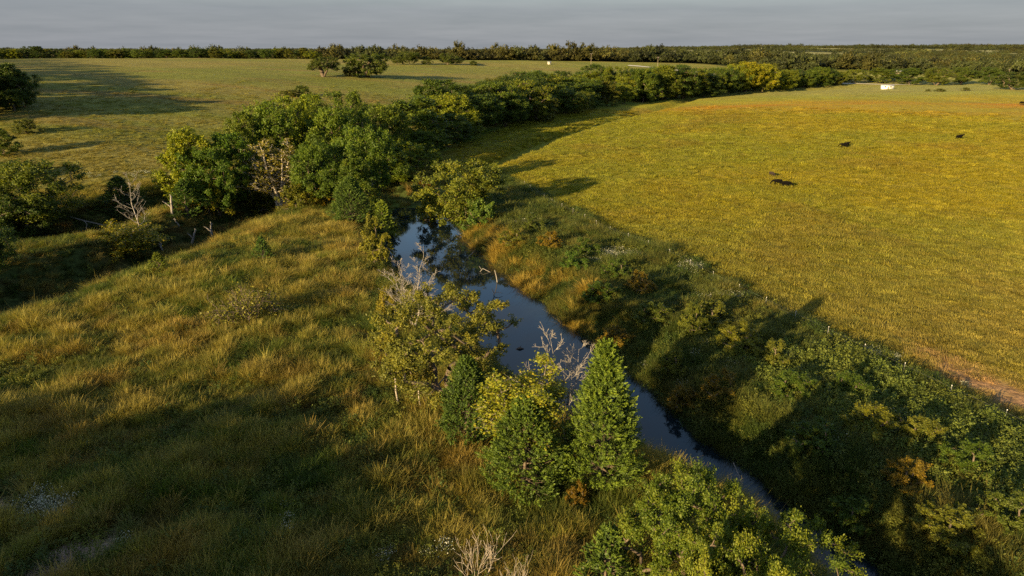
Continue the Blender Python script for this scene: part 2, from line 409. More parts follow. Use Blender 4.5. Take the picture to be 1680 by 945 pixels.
# gravel roads draped over the far land
M_ROAD = plain_mat('gravel_road', (.55,.50,.42), .95, var=.12, scale=.05)
def road(pix, w):
    P = [hit(u, v)[:2] for u, v in pix]
    zf = lambda A: height(A[:, 0], A[:, 1]) + .25
    tag(link(bpy.data.objects.new('road', strip_mesh('road', P, [w]*len(P), 0, M_ROAD, zf=zf, sub=14))), kind='structure')
RP = [(1030,107.5),(1045,108.5),(1090,113),(1130,117.5),(1165,121),(1195,124)]
ROAD_LINE = sorted(hit(*q_)[:2] for q_ in RP)

road([(1030,107.5),(1045,108.5),(1090,113),(1130,117.5),(1165,121),(1195,124)], 4.0)
road([(1380,137),(1400,137.2),(1425,138),(1452,138.8),(1500,139.5)], 2.2)

# ------------------------------------------------------------------ plant builders (meshes in metres, base at the origin)
def tubes(paths, sides=6):
    """paths: list of (points (k,3), radii (k,)) -> vertex and quad arrays of tapered tubes"""
    VV, FF, off = [], [], 0
    for P, R in paths:
        P = np.asarray(P, float); R = np.asarray(R, float); k = len(P)
        T = np.gradient(P, axis=0); T /= np.linalg.norm(T, axis=1)[:, None]+1e-9
        ref = np.where(np.abs(T[:, 2:3]) > .9, np.array([[1., 0, 0]]), np.array([[0, 0, 1.]]))
        A = np.cross(T, ref); A /= np.linalg.norm(A, axis=1)[:, None]+1e-9; B = np.cross(T, A)
        an = np.arange(sides)*2*pi/sides
        ring = P[:, None] + R[:, None, None]*(np.cos(an)[None, :, None]*A[:, None]+np.sin(an)[None, :, None]*B[:, None])
        VV.append(ring.reshape(-1, 3))
        i = np.arange(k-1)[:, None]*sides; j = np.arange(sides)[None]; j2 = (j+1) % sides
        FF.append((np.stack([i+j, i+j2, i+sides+j2, i+sides+j], -1)+off).reshape(-1, 4)); off += k*sides
    return np.concatenate(VV), np.concatenate(FF)
def unit(v): return v/(np.linalg.norm(v, axis=-1, keepdims=True)+1e-9)
def leaves(c, size, up=None, nrm=None, aspect=.55, r=rng, fold=0):
    """diamond leaves at c (n,3); up: preferred long direction, nrm: preferred normal"""
    n = len(c); size = np.broadcast_to(size, (n,))
    a = unit(r.normal(size=(n, 3)) + (0 if up is None else up))
    q = unit(r.normal(size=(n, 3))*.8 + (0 if nrm is None else nrm))
    b = unit(np.cross(q, a))
    a = a*size[:, None]*.5; b = b*size[:, None]*.5*aspect
    return np.stack([c-a, c+b, c+a, c-b], 1)
def curve(p0, p1, bend, k=6, r=rng, jit=.05):
    t = np.linspace(0, 1, k)[:, None]; L = np.linalg.norm(p1-p0)
    mid = (p0+p1)/2 + bend
    P = (1-t)**2*p0 + 2*t*(1-t)*mid + t*t*p1
    P[1:-1] += r.normal(size=(k-2, 3))*L*jit
    return P

def broadleaf(seed, h=12, rx=5, z0=.28, nclump=60, nleaf=300, lsize=.22, clump_r=1.1, trunk_r=.25, shape='round', multi=1,
              leaf=M_LEAF, bark=M_BARK, sides=6, fill=.35, tlo=0, flat=.75, leafy=None, lobes=4, spread=.27):
    r = np.random.default_rng(seed)
    cz = h*(z0+1)/2; rz = h*(1-z0)/2
    # lobed envelope
    ld = unit(r.normal(size=(lobes, 3))*np.array([1, 1, .6])); lo = r.uniform(.12, .38, lobes)
    D = unit(r.normal(size=(nclump*3, 3)))
    D = D[D[:, 2] > (-.55 if z0 > .08 else -.92)][:nclump]
    rad = .72 + sum(lo[i]*np.clip(D@ld[i], 0, 1)**3 for i in range(lobes)) + r.normal(size=len(D))*.07
    depth = np.where(r.random(len(D)) < fill, r.uniform(.35, .8, len(D)), 1.0)
    prof = 1.0
    Cc = D*rad[:, None]*depth[:, None]*np.array([rx, rx, rz])
    Cc[:, 2] += cz
    if shape == 'up': Cc[:, :2] *= (.55+.5*np.clip((Cc[:, 2:3]/h), 0, 1))
    if shape == 'oval': Cc[:, :2] *= (1.05-.45*np.clip((Cc[:, 2:3]/h), 0, 1)**2)
    Cc[:, 2] = np.clip(Cc[:, 2], h*.08, h-clump_r*.5)
    # skeleton
    nodes = []; par = []
    stems = []
    for s in range(multi):
        a = r.uniform(0, 2*pi); off = np.array([cos(a), sin(a), 0])*(.0 if multi == 1 else .018*h)
        lean = np.array([cos(a), sin(a), 0])*(0.03*h if multi == 1 else .12*h)
        top = np.array([0, 0, h*(z0+.25)])+lean+off
        k0 = len(nodes)
        for t in np.linspace(0, 1, 5):
            nodes.append(off*(1-t)+top*t+np.array([0, 0, 0])+r.normal(size=3)*.012*h*(t > 0)*np.array([1, 1, .2])); par.append(len(nodes)-2 if t > 0 else -1)
        stems.append(k0)
    order = np.argsort(np.linalg.norm(Cc-np.array([0, 0, h*(z0+.15)]), axis=1))
    child = {}
    for i in order:
        c = Cc[i]; P = np.array(nodes)
        ok = [j for j in range(len(nodes)) if (j % 5 >= 2 or j >= multi*5)]
        d = np.linalg.norm(P[ok]-c, axis=1) + .6*np.maximum(0, P[ok][:, 2]-c[2])
        j = ok[int(np.argmin(d))]
        mid = (P[j]+c)/2 + np.array([0, 0, .08*np.linalg.norm(P[j]-c)]) + r.normal(size=3)*.06*np.linalg.norm(P[j]-c)
        nodes.append(mid); par.append(j); nodes.append(c); par.append(len(nodes)-2)
    nn = len(nodes); w = np.zeros(nn)
    kids = [[] for _ in range(nn)]
    for i in range(nn):
        if par[i] >= 0: kids[par[i]].append(i)
    for i in range(nn-1, -1, -1):
        w[i] = max(1.0, sum(w[k] for k in kids[i])) if kids[i] else 1.0
    wmax = max(w[stems[0]], 1); rr = trunk_r*(w/wmax)**.5; rr = np.maximum(rr, .02)
    paths = []
    for i in range(nn):
        if par[i] >= 0:
            p = par[i]; r0 = min(rr[p], rr[i]*1.35)
            paths.append((np.array([nodes[p], nodes[i]]) if False else np.stack([nodes[p], (np.array(nodes[p])+nodes[i])/2, nodes[i]]), [r0, (r0+rr[i])/2, rr[i]]))
    for s in stems:  # root flare
        paths.append((np.stack([nodes[s]-np.array([0, 0, .6]), nodes[s], nodes[s]+np.array([0, 0, .4])]), [trunk_r*1.7/multi**.3, trunk_r*1.3/multi**.3, trunk_r*.95]))
    # leaves round every clump centre, denser on its shell; twigs too
    tw = []
    LC, LN, LT = [], [], []
    centre = np.array([0, 0, cz])
    for c in Cc:
        if leafy is not None and r.random() > leafy: continue
        k = int(nleaf*r.uniform(.5, 1.35)); cr = clump_r*r.uniform(.65, 1.3)
        ns = 7; out_ = unit(c-centre)
        sd = unit(r.normal(size=(ns, 3))*.75+out_*.7+np.array([0, 0, .35]))          # sprays leave the clump outwards and up
        sl = cr*r.uniform(.8, 1.7, ns)
        which = r.integers(0, ns, k); tt_ = r.random(k)**.8
        q = r.normal(size=(k, 3))*(cr*spread*(1.15-tt_*.8))[:, None]*np.array([1, 1, flat])
        pos = c + sd[which]*(sl[which]*(tt_-.25))[:, None] + q
        LC.append(pos); LN.append(sd[which]*.6+unit(q)*.5+np.array([0, 0, .4]))
        LT.append(np.clip(r.normal(.42, .16, k)+r.normal(0, .12)+tlo+(tt_-.5)*.25, 0, 1))
        for j_ in range(3): tw.append((np.stack([c, c+sd[j_]*sl[j_]*.6]), [.02, .008]))
    LC = np.concatenate(LC); LN = np.concatenate(LN); LT = np.concatenate(LT)
    LV = leaves(LC, r.uniform(.7, 1.3, len(LC))*lsize, nrm=LN*1.6, r=r)
    V, Fq = tubes(paths, sides); V2, F2 = tubes(tw, 3)
    tm = quads_mesh('trunk', np.concatenate([V, V2]), bark, F=np.concatenate([Fq, F2+len(V)]), smooth=True)
    return dict(trunk=tm, crown=quads_mesh('crown', LV, leaf, LT), h=h, w=rx*1.9)

def cedar(seed, h=10, rx=2.6, n=1300, per=24, lsize=.16, leaf=M_CEDAR, bottom=.06, ragged=.12, power=.75):
    r = np.random.default_rng(seed)
    t = r.random(n)**.8; z = h*(bottom + (1-bottom)*t)
    prof = ((1-t)**power)*(.55+.45*S(t/.18)) + .02
    az = r.uniform(0, 2*pi, n)
    lob = 1 + ragged*np.sin(az*3+t*9+seed)+ragged*.8*np.sin(az*5-t*17+seed*2)
    rad = rx*prof*lob*np.where(r.random(n) < .75, r.uniform(.82, 1.06, n), r.uniform(.3, .8, n))
    out = np.stack([np.cos(az), np.sin(az), np.zeros(n)], 1)
    base = out*rad[:, None]; base[:, 2] = z
    dirv = unit(out*(.75-.35*t[:, None])+np.array([0, 0, .55])+r.normal(size=(n, 3))*.28)
    L = r.uniform(.5, 1.25, n)*h*.085*(1.15-.5*t)
    s = r.random((n, per)); wob_ = r.normal(size=(n, per, 3))*(L[:, None, None]*.13)*(1.15-s[..., None])
    pos = base[:, None]+dirv[:, None]*(s*L[:, None])[..., None]+wob_
    up = np.repeat(dirv[:, None], per, 1)*2.2
    pos = pos.reshape(-1, 3); up = up.reshape(-1, 3)
    nr = unit(np.repeat(out[:, None], per, 1).reshape(-1, 3)+np.array([0, 0, .5]))*1.2
    LV = leaves(pos, r.uniform(.7, 1.3, len(pos))*lsize*1.3, up=up, nrm=nr, aspect=.30, r=r)
    tint = np.clip(np.repeat(r.normal(.42, .2, n), per)+(s.ravel()-.5)*.6, 0, 1)
    zz = np.linspace(-.5, h*.93, 9)
    P = np.stack([r.normal(size=9)*.03*h*.3, r.normal(size=9)*.03*h*.3, zz], 1)
    paths = [(P, np.linspace(.028*h, .004*h, 9))]
    for i in range(0, n, 9):
        b = base[i]*1.0; zb_ = max(.2, b[2]-.35*np.hypot(b[0], b[1]))
        paths.append((np.stack([np.array([0, 0, zb_]), (b+np.array([0, 0, zb_]))*.5+np.array([0, 0, -.05]), b]), [.012*h*(1-t[i])+.02, .02, .012]))
    V, Fq = tubes(paths, 4)
    tm = quads_mesh('trunk', V, M_BARK, F=Fq, smooth=True)
    return dict(trunk=tm, crown=quads_mesh('crown', LV, leaf, tint), h=h, w=rx*2)

def bare(seed, h=9, spread=.42, levels=5, trunk_r=.13, bark=M_DEAD, kids=3, stems=1, leafn=0, leaf=None, lsize=.14, lean=0.0, drop=.62, upk=.35):
    r = np.random.default_rng(seed); paths = []; tips = []
    def grow(p, d, L, rad, lev):
        k = 5; pts = [p]
        for i in range(k-1):
            d = unit(d + r.normal(size=3)*.10 + np.array([0, 0, upk*.12])); pts.append(pts[-1]+d*L/(k-1))
        pts = np.array(pts); paths.append((pts, np.linspace(rad, rad*.62, k)))
        if lev <= 2: tips.append(pts)
        if lev == 0: return
        for c in range(kids if lev > 1 else 2):
            f = r.uniform(.45, 1.0) if c else 1.0
            q = pts[min(k-1, int(round(f*(k-1))))]
            nd = unit(d + r.normal(size=3)*spread*(1.25 if c else .5) + np.array([0, 0, upk*.25]))
            grow(q, nd, L*drop*r.uniform(.8, 1.25), max(.012, rad*.62*(.85 if c else 1)), lev-1)
    for s in range(stems):
        a = 2*pi*s/max(1, stems)+r.uniform(-.4, .4)
        d0 = unit(np.array([cos(a)*(.35 if stems > 1 else 0)+lean, sin(a)*(.35 if stems > 1 else 0), 1]))
        grow(np.array([cos(a)*.1, sin(a)*.1, -.3]), d0, h*.34, trunk_r/stems**.35, levels)
    V, Fq = tubes(paths, 5)
    hh = V[:, 2].max()
    V *= h/hh
    res = dict(trunk=quads_mesh('trunk', V, bark, F=Fq, smooth=True), h=h, w=2*np.percentile(np.hypot(V[:, 0], V[:, 1]), 97))
    if leafn:
        cc = np.concatenate([t_[r.integers(0, len(t_), leafn)]+r.normal(size=(leafn, 3))*.16 for t_ in tips])*h/hh
        res['crown'] = quads_mesh('crown', leaves(cc, r.uniform(.7, 1.3, len(cc))*lsize, nrm=np.array([0, 0, .8]), aspect=.7, r=r), leaf, np.clip(r.normal(.5, .25, len(cc)), 0, 1))
    return res

def spire(seed, h=9, n=16, bark=M_DEAD, trunk_r=.11, ang=.75, reach=.42, stems=1, start=.18, leafn=0, leaf=None, lsize=.16, lean=.04, twigs=5, tw=1.0):
    """slender tree: straight leader, ascending side limbs, fine twigs"""
    r = np.random.default_rng(seed); paths = []; tips = []
    for s_ in range(stems):
        a0 = 2*pi*s_/max(1, stems)+r.uniform(0, 1); k = 9; hh = h*(1 if s_ == 0 else r.uniform(.7, .95))
        z = np.linspace(-.03, 1, k)*hh; off = np.array([cos(a0), sin(a0)])*(0.16*h if stems > 1 else lean*h)
        P = np.zeros((k, 3)); P[:, 2] = z; P[:, :2] = np.clip(z/hh, 0, 1)[:, None]**1.2*off+np.cumsum(r.normal(size=(k, 2))*.012*h, 0)
        R = np.linspace(trunk_r, trunk_r*.12, k); paths.append((P, R))
        for i in range(n):
            t = start+(1-start)*(i+r.random())/n; b = np.array([np.interp(t*hh, z, P[:, j]) for j in range(3)]); rb = np.interp(t*hh, z, R)
            az = i*2.4+r.normal()*.4; L = h*reach*(1-.72*t)*r.uniform(.6, 1.25); el = r.uniform(.35, .75)+t*.4
            d = np.array([cos(az)*cos(el), sin(az)*cos(el), sin(el)])
            q = curve(b, b+d*L, np.array([0, 0, -L*.12]), 6, r, .025); paths.append((q, np.linspace(rb*.55, .012, 6))); tips.append(q)
            for j in range(twigs):
                tb = r.uniform(.3, 1); b2 = np.array([np.interp(tb, np.linspace(0, 1, 6), q[:, m_]) for m_ in range(3)])
                d2 = unit(d+r.normal(size=3)*.5+np.array([0, 0, .35])); q2 = curve(b2, b2+d2*L*r.uniform(.2, .45), np.zeros(3), 4, r, .04)
                paths.append((q2, np.linspace(.016, .008, 4)*tw)); tips.append(q2)
                for _ in range(2):
                    d3 = unit(d2+r.normal(size=3)*.6); paths.append((np.stack([q2[2], q2[2]+d3*L*.14]), [.009*tw, .007*tw]))
    V, Fq = tubes(paths, 4)
    res = dict(trunk=quads_mesh('trunk', V, bark, F=Fq, smooth=True), h=V[:, 2].max(), w=2*np.percentile(np.hypot(V[:, 0], V[:, 1]), 98))
    if leafn:
        cc = np.concatenate([t_[r.integers(1, len(t_), leafn)]+r.normal(size=(leafn, 3))*.17 for t_ in tips])
        res['crown'] = quads_mesh('crown', leaves(cc, r.uniform(.7, 1.3, len(cc))*lsize, nrm=np.array([0, 0, .8]), aspect=.7, r=r), leaf, np.clip(r.normal(.45, .25, len(cc)), 0, 1))
    return res

# ------------------------------------------------------------------ planting
def plant(proto, p, h, w=None, name='tree', label=None, cat=None, group=None, tint=(1, 1, 1), rz=None, sink=.1, tilt=0):
    root = bpy.data.objects.new(name, None); link(root); root.empty_display_size = .5
    sz = h/proto['h']; sx = (w/proto['w']) if w else sz
    root.location = (p[0], p[1], p[2]-sink)
    rz = rng.uniform(0, 2*pi) if rz is None else rz
    for part in ('trunk', 'crown'):
        if part in proto:
            o = bpy.data.objects.new(part if not (name.endswith('shrub') and part == 'trunk') else 'stem', proto[part]); link(o, root)
            o.scale = (sx, sx, sz); o.rotation_euler = (tilt, 0, rz) 
            o.color = (tint[0], tint[1], tint[2], 1)
    tag(root, label, cat or ('shrub' if 'shrub' in name else 'tree'), group)
    return root
def at(proto, u, vb, vt, wpx=None, dist=None, **kw):
    """plant at the ground point seen at (u, vb), as tall as it reads up to row vt"""
    p = hit(u, vb) if dist is None else None
    h = max(.4, height_at_row(p, vt))
    rr = math.hypot(p[1]*cos(PITCH)+(CAM_H-p[2])*sin(PITCH), 0)
    w = wpx*rr/FPX if wpx else None
    return plant(proto, p, h, w, **kw)

# near, detailed
P_OAK = broadleaf(11, h=10, rx=4.6, z0=.2, nclump=95, nleaf=430, lsize=.17, clump_r=.85, trunk_r=.24, leaf=M_OLIVE, multi=2, fill=.2, flat=.8, lobes=7)
P_BR = broadleaf(23, h=10, rx=4.2, z0=.1, nclump=150, nleaf=460, lsize=.15, clump_r=.72, trunk_r=.2, shape='up', leaf=M_LEAF, multi=3, fill=.3, flat=1.2, tlo=.15, lobes=8)
P_BR2 = broadleaf(29, h=10, rx=4.6, z0=.15, nclump=130, nleaf=460, lsize=.16, clump_r=.80, trunk_r=.2, shape='round', leaf=M_LEAF, multi=2, fill=.3, flat=1.1, tlo=.22, lobes=9)
P_SMALL = broadleaf(31, h=6, rx=1.7, z0=.35, nclump=26, nleaf=230, lsize=.16, clump_r=.5, trunk_r=.07, bark=M_PALE, leaf=M_OLIVE)
P_BUSH = broadleaf(37, h=4, rx=1.8, z0=.0, nclump=44, nleaf=300, lsize=.14, clump_r=.45, trunk_r=.06, multi=3, leaf=M_OLIVE)
P_CED1 = cedar(3, h=10, rx=2.7, n=2000, per=44, lsize=.125, ragged=.13, power=.88)
P_CED2 = cedar(5, h=8, rx=2.8, n=1700, per=34, lsize=.14, ragged=.18, power=.62)
P_CED3 = cedar(8, h=4, rx=1.3, n=420, per=24, lsize=.13, ragged=.2, power=.85)
P_BARE1 = spire(41, h=9, n=13, stems=4, trunk_r=.05, reach=.36, twigs=8, tw=.8)
P_BARE2 = spire(43, h=8, n=10, stems=3, trunk_r=.06, reach=.5, start=.3, twigs=9, tw=1.0)
P_BARE3 = bare(47, h=4, levels=3, trunk_r=.045, stems=4, spread=.5, bark=M_PALE, kids=3, drop=.7)
P_BARE4 = spire(49, h=9, n=15, stems=1, trunk_r=.13, reach=.50, start=.2, twigs=6)
P_YEL = spire(53, h=8, n=13, stems=7, trunk_r=.07, reach=.26, start=.38, bark=M_PALE, leafn=22, leaf=M_YELLOW, lsize=.13, twigs=6)
P_SNAG = bare(59, h=3, levels=2, trunk_r=.10, stems=1, spread=.7, bark=M_DEAD, kids=2, drop=.4)
P_LOW = bare(61, h=2.2, levels=4, trunk_r=.03, stems=6, spread=.7, bark=M_BARK, upk=-.1, leafn=4, leaf=M_OLIVE, lsize=.1, drop=.7)
P_THORN = bare(67, h=4, levels=4, trunk_r=.08, stems=4, spread=.65, bark=M_PALE, upk=0, leafn=34, leaf=M_YELLOW, lsize=.15, drop=.72)
# middle distance
MID = [broadleaf(100+i, h=12, rx=[4.9, 5.4, 4.0, 4.6, 5.8, 4.2][i], z0=[.02, .06, 0, .03, .06, 0][i], nclump=[125, 135, 110, 120, 140, 110][i], nleaf=200, spread=.36,
                 lsize=.31, clump_r=[1.1, 1.15, .95, 1.05, 1.15, .9][i], trunk_r=.17, shape=['round', 'round', 'oval', 'round', 'round', 'oval'][i], multi=[1, 2, 1, 2, 2, 1][i],
                 sides=5, fill=.3, lobes=6, tlo=.05) for i in range(6)]
P_MCED = cedar(13, h=8, rx=2.2, n=500, per=24, lsize=.24, ragged=.16)
P_GREYTREE = spire(121, h=13, n=16, stems=6, trunk_r=.20, reach=.34, start=.3, bark=M_LIMB, leafn=9, leaf=M_OLIVE, lsize=.24, twigs=6, tw=1.8)
P_UMB = broadleaf(141, h=14, rx=5, z0=.72, nclump=60, nleaf=200, lsize=.4, clump_r=1.2, trunk_r=.3, sides=5)
P_FOAK = broadleaf(131, h=12, rx=6.6, z0=.12, nclump=110, nleaf=170, lsize=.40, clump_r=1.3, trunk_r=.45, multi=2, sides=5, lobes=6)
P_FOAK2 = broadleaf(133, h=12, rx=6.6, z0=.0, nclump=150, nleaf=170, lsize=.40, clump_r=1.3, trunk_r=.45, multi=2, sides=5, lobes=6)
P_MBUSH = broadleaf(137, h=4, rx=2.4, z0=.0, nclump=44, nleaf=170, lsize=.22, clump_r=.65, trunk_r=.1, multi=3)
FAR = [broadleaf(150+i, h=10, rx=4.6+.5*i, z0=.1+.05*i, nclump=26, nleaf=42, lsize=1.0, clump_r=1.7, trunk_r=.3, sides=4, fill=.2, multi=1) for i in range(4)]
print('protos done')

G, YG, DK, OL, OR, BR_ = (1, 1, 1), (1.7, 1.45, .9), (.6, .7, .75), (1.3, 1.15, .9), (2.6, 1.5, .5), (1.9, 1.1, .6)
# --- along the creek, near
at(P_CED1, 984, 802, 566, 132, name='cedar_tree', label='tall pointed bright green cedar at the water edge right of the yellow-leaved tree', tint=(1.08, 1.1, .85))
at(P_CED2, 862, 808, 655, 132, name='cedar_tree', label='broad green cedar in front of the yellow-leaved tree, beside the tall pointed cedar', tint=(.95, 1.0, .85))
at(P_CED2, 768, 728, 588, 92, name='cedar_tree', label='dark cedar behind the yellow-leaved tree, at the foot of the olive tree', tint=(.75, .85, .9))
at(P_YEL, 858, 776, 598, 140, name='broadleaf_tree', label='upright fan-shaped tree with yellow leaves on pale branches between two cedars', rz=.6)
at(P_OAK, 738, 668, 484, 205, name='broadleaf_tree', label='spreading olive-green tree on the left creek bank leaning over the blue water', rz=1.0)
at(P_SMALL, 654, 672, 560, 74, name='broadleaf_tree', label='slender green tree with pale trunk on the left side of the spreading olive tree')
at(P_SMALL, 690, 678, 592, 52, name='broadleaf_tree', label='thin sapling with pale stem standing before the spreading olive tree', tint=(.9, .8, .8))
at(P_BARE1, 680, 540, 400, 125, name='bare_tree', label='leafless grey tree in front of the creek behind the spreading olive tree', cat='bare tree', rz=.3)
at(P_BUSH, 640, 528, 466, 42, name='broadleaf_shrub', label='tall yellow-green bush left of the leafless grey tree', tint=(1.35, 1.15, .8))
at(P_BARE2, 925, 752, 540, 150, name='bare_tree', label='leafless white-branched tree arching over the water behind the tall pointed cedar', cat='bare tree', rz=2.2)
at(P_BR, 1112, 1010, 795, 185, name='broadleaf_tree', label='leafy green tree at the bottom edge, right of the small bottom cedar', tint=(.9, 1.0, .8), rz=.5)
at(P_BR2, 1245, 1060, 850, 190, name='broadleaf_tree', label='large bright green leafy tree at the bottom edge standing before the creek', tint=(1.0, 1.05, .8), rz=2.7)
at(P_BR2, 1180, 1120, 880, 175, name='broadleaf_tree', label='dense green tree at the bottom edge between two leafy crowns', tint=(1.1, 1.1, .9), rz=4.0)
at(P_CED3, 992, 990, 862, 108, name='cedar_tree', label='small dark green cedar at the bottom edge below the tall pointed cedar', tint=(.95, 1.0, 1))
at(P_BARE3, 782, 968, 872, 92, name='bare_shrub', label='leafless twiggy shrub in tall grass at the bottom edge', cat='bare shrub')
at(P_BARE3, 845, 1000, 915, 60, name='bare_shrub', label='small leafless shrub beside the larger twiggy shrub at the bottom edge', cat='bare shrub')
at(P_BUSH, 614, 440, 352, 52, name='broadleaf_shrub', label='tall yellow-green shrub at the left edge of the pool', tint=(1.2, 1.15, .8))
at(P_MCED, 630, 398, 330, 46, name='cedar_tree', label='slim bright green cedar at the near end of the wood beside the pool', tint=(1.5, 1.4, 1))
at(P_CED2, 578, 368, 292, 66, name='cedar_tree', label='round dark green cedar in front of the wood beside the pool', tint=(.85, .95, .95))
at(MID[0], 764, 372, 262, 108, name='broadleaf_tree', label='rounded olive-green tree alone on the right bank at the head of the pool', tint=OL, rz=1.7)
at(P_MBUSH, 790, 378, 325, 62, name='broadleaf_shrub', label='dark green bush under the right side of the rounded right-bank tree', tint=(.9, 1.1, 1))
at(P_MBUSH, 718, 366, 312, 52, name='broadleaf_shrub', label='yellow-green bush hanging over the pool under the rounded right-bank tree', tint=(1.9, 1.5, .7))
at(P_MBUSH, 697, 318, 292, 26, name='broadleaf_shrub', label='small orange-leaved bush left of the rounded right-bank tree', tint=(3.2, 1.2, .4))
at(P_CED3, 433, 434, 388, 38, name='cedar_tree', label='small dark green cedar alone in the middle of the left meadow', tint=(.8, 1.0, 1))
at(P_CED3, 263, 452, 414, 38, name='cedar_tree', label='small light green cedar at the gully edge left of the meadow', tint=(1.6, 1.35, .9))
at(P_LOW, 404, 536, 468, 112, name='bare_shrub', label='low sprawling shrub of bare pale branches in the left meadow', cat='bare shrub')
at(P_BUSH, 938, 448, 412, 46, name='broadleaf_shrub', label='bright green bush on the weedy right bank opposite the leafless grey tree', tint=(.55, .95, .7))
at(P_BUSH, 1132, 555, 498, 52, name='broadleaf_shrub', label='pale green bush on the weedy right bank within the long shadows', tint=(.75, .85, .6))
at(P_BUSH, 1105, 620, 570, 44, name='broadleaf_shrub', label='low yellow-green bush on the shaded right bank above the tall cedar', tint=(.9, .95, .7))
kinds_ = [('olive', (.85, .9, .7)), ('dark green', (.45, .7, .5)), ('yellow-green', (1.05, 1.05, .6)), ('grey-green', (.55, .7, .6)), ('rusty', (1.15, .8, .5))]
rb = np.random.default_rng(77)
for i_b, (u, v, sz_, where) in enumerate((
    (838, 395, 30, 'beside the rounded right-bank tree'), (872, 372, 26, 'below the big tree shadow on the field edge'), (905, 398, 28, 'above the bright green bank bush'), (958, 412, 30, 'at the pale flowering patch'),
    (1010, 446, 32, 'just below the pale flowering patch'), (1045, 470, 34, 'in the upper long shadow'), (985, 485, 34, 'above the dark water edge'), (1070, 520, 38, 'between the long shadows'),
    (1010, 560, 36, 'at the foot of the bank opposite the spreading olive tree'), (1165, 520, 40, 'near the fence above the big shadow'), (1210, 560, 44, 'inside the big shadow below the fence'), (1120, 660, 40, 'at the water edge right of the tall cedar'),
    (1265, 585, 42, 'right of centre in the big shadow'), (1180, 640, 44, 'in the middle of the big shadow'), (1300, 640, 46, 'at the right end of the big shadow'), (1390, 640, 44, 'at the top of the dense weed patch'),
    (1430, 700, 50, 'at the left side of the dense weed patch'), (1510, 720, 52, 'in the dense weed patch near the worn soil'), (1490, 790, 56, 'in the middle of the dense weed patch'), (1590, 760, 54, 'at the right of the dense weed patch'),
    (1640, 850, 60, 'at the right frame edge in the dense weed patch'), (1560, 870, 56, 'at the lower end of the dense weed patch'), (1330, 720, 44, 'above the lower creek shade'), (1400, 850, 50, 'on the lower bank right of the leafy trees'))):
    ci = int(rb.integers(0, 5)); tn = kinds_[ci][1]
    at(P_BUSH, u, v+sz_*.4, v-sz_*.75, sz_*rb.uniform(1.3, 1.9), name='broadleaf_shrub', tint=tn, label=f'{kinds_[ci][0]} bank bush {where}', group='bushes on the weedy right bank')
at(P_BUSH, 1062, 842, 788, 52, name='broadleaf_shrub', tint=(.5, .65, .5), label='dark bush on the left water edge just right of the tall pointed cedar')
at(P_BUSH, 1110, 835, 790, 44, name='broadleaf_shrub', tint=(.65, .7, .5), label='low olive bush on the left water edge above the bottom leafy trees')
at(P_BUSH, 946, 838, 790, 40, name='broadleaf_shrub', tint=(1.2, .75, .45), label='reddish brown bush between the feet of the two cedars')
# --- gully and far left
at(P_BARE4, 232, 392, 282, 78, name='bare_tree', label='slender leafless white tree standing at the gully before the left field', cat='bare tree', rz=1.2)
at(P_MCED, 203, 352, 290, 64, name='cedar_tree', label='dark green bushy cedar behind the slender leafless white tree', tint=(.7, .8, .9))
at(P_THORN, 212, 412, 362, 105, name='broadleaf_shrub', label='wide tan shrub with sparse yellow leaves on the berm above the gully', tint=(.8, .75, .8))
for u, vb, vt, lb, tl in ((286, 352, 318, 'short forked white snag at the left foot of the wood', .2), (317, 400, 370, 'thin grey snag leaning over the dark gully', -.15),
                          (351, 390, 362, 'broken grey stump at the end of the dark gully', .1), (271, 416, 392, 'short grey snag on the berm above the small light green cedar', 0),
                          (298, 372, 352, 'pale snag stub between the gully and the wood', -.3)):
    at(P_SNAG, u, vb, vt, None, name='snag', label=lb, cat='snag', tilt=tl)
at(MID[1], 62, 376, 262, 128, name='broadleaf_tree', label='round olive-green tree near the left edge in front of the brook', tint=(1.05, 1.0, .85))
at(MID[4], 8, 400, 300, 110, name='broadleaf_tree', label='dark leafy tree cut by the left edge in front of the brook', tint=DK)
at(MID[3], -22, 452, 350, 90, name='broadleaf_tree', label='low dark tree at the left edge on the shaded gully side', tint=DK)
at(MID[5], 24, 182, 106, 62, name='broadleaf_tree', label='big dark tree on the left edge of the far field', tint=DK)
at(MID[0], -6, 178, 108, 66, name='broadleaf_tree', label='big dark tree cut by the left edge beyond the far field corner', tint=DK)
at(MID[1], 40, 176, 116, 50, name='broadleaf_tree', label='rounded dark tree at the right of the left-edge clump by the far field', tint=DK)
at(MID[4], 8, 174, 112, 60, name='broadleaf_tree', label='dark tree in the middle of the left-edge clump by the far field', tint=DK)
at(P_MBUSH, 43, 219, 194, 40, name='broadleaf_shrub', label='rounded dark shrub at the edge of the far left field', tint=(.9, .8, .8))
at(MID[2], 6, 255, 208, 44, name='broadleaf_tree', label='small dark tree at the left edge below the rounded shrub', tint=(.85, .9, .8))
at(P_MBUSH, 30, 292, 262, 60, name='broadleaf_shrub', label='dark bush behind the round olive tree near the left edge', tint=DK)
# --- the two field oaks and the brush in the left field
at(P_FOAK2, 603, 127, 85, 68, name='oak_tree', label='large dense oak standing alone in the far left field', tint=(.9, .9, .8))
at(P_FOAK, 531, 126, 93, 50, name='oak_tree', label='umbrella-shaped oak with visible trunk left of the large field oak', tint=(.75, .72, .7))
at(P_MBUSH, 575, 125, 112, 26, name='broadleaf_shrub', label='low brown bush between the two field oaks', tint=BR_)
at(P_MBUSH, 497, 157, 139, 26, name='broadleaf_shrub', label='small round green bush in the left field behind the wood', tint=G)
at(P_MBUSH, 474, 158, 147, 34, name='broadleaf_shrub', label='low green scrub left of the small round bush in the left field', tint=(1.2, 1, .8))
at(P_LOW, 452, 166, 160, 34, name='bare_shrub', label='flat heap of brown dead brush in the left field', cat='bare shrub')

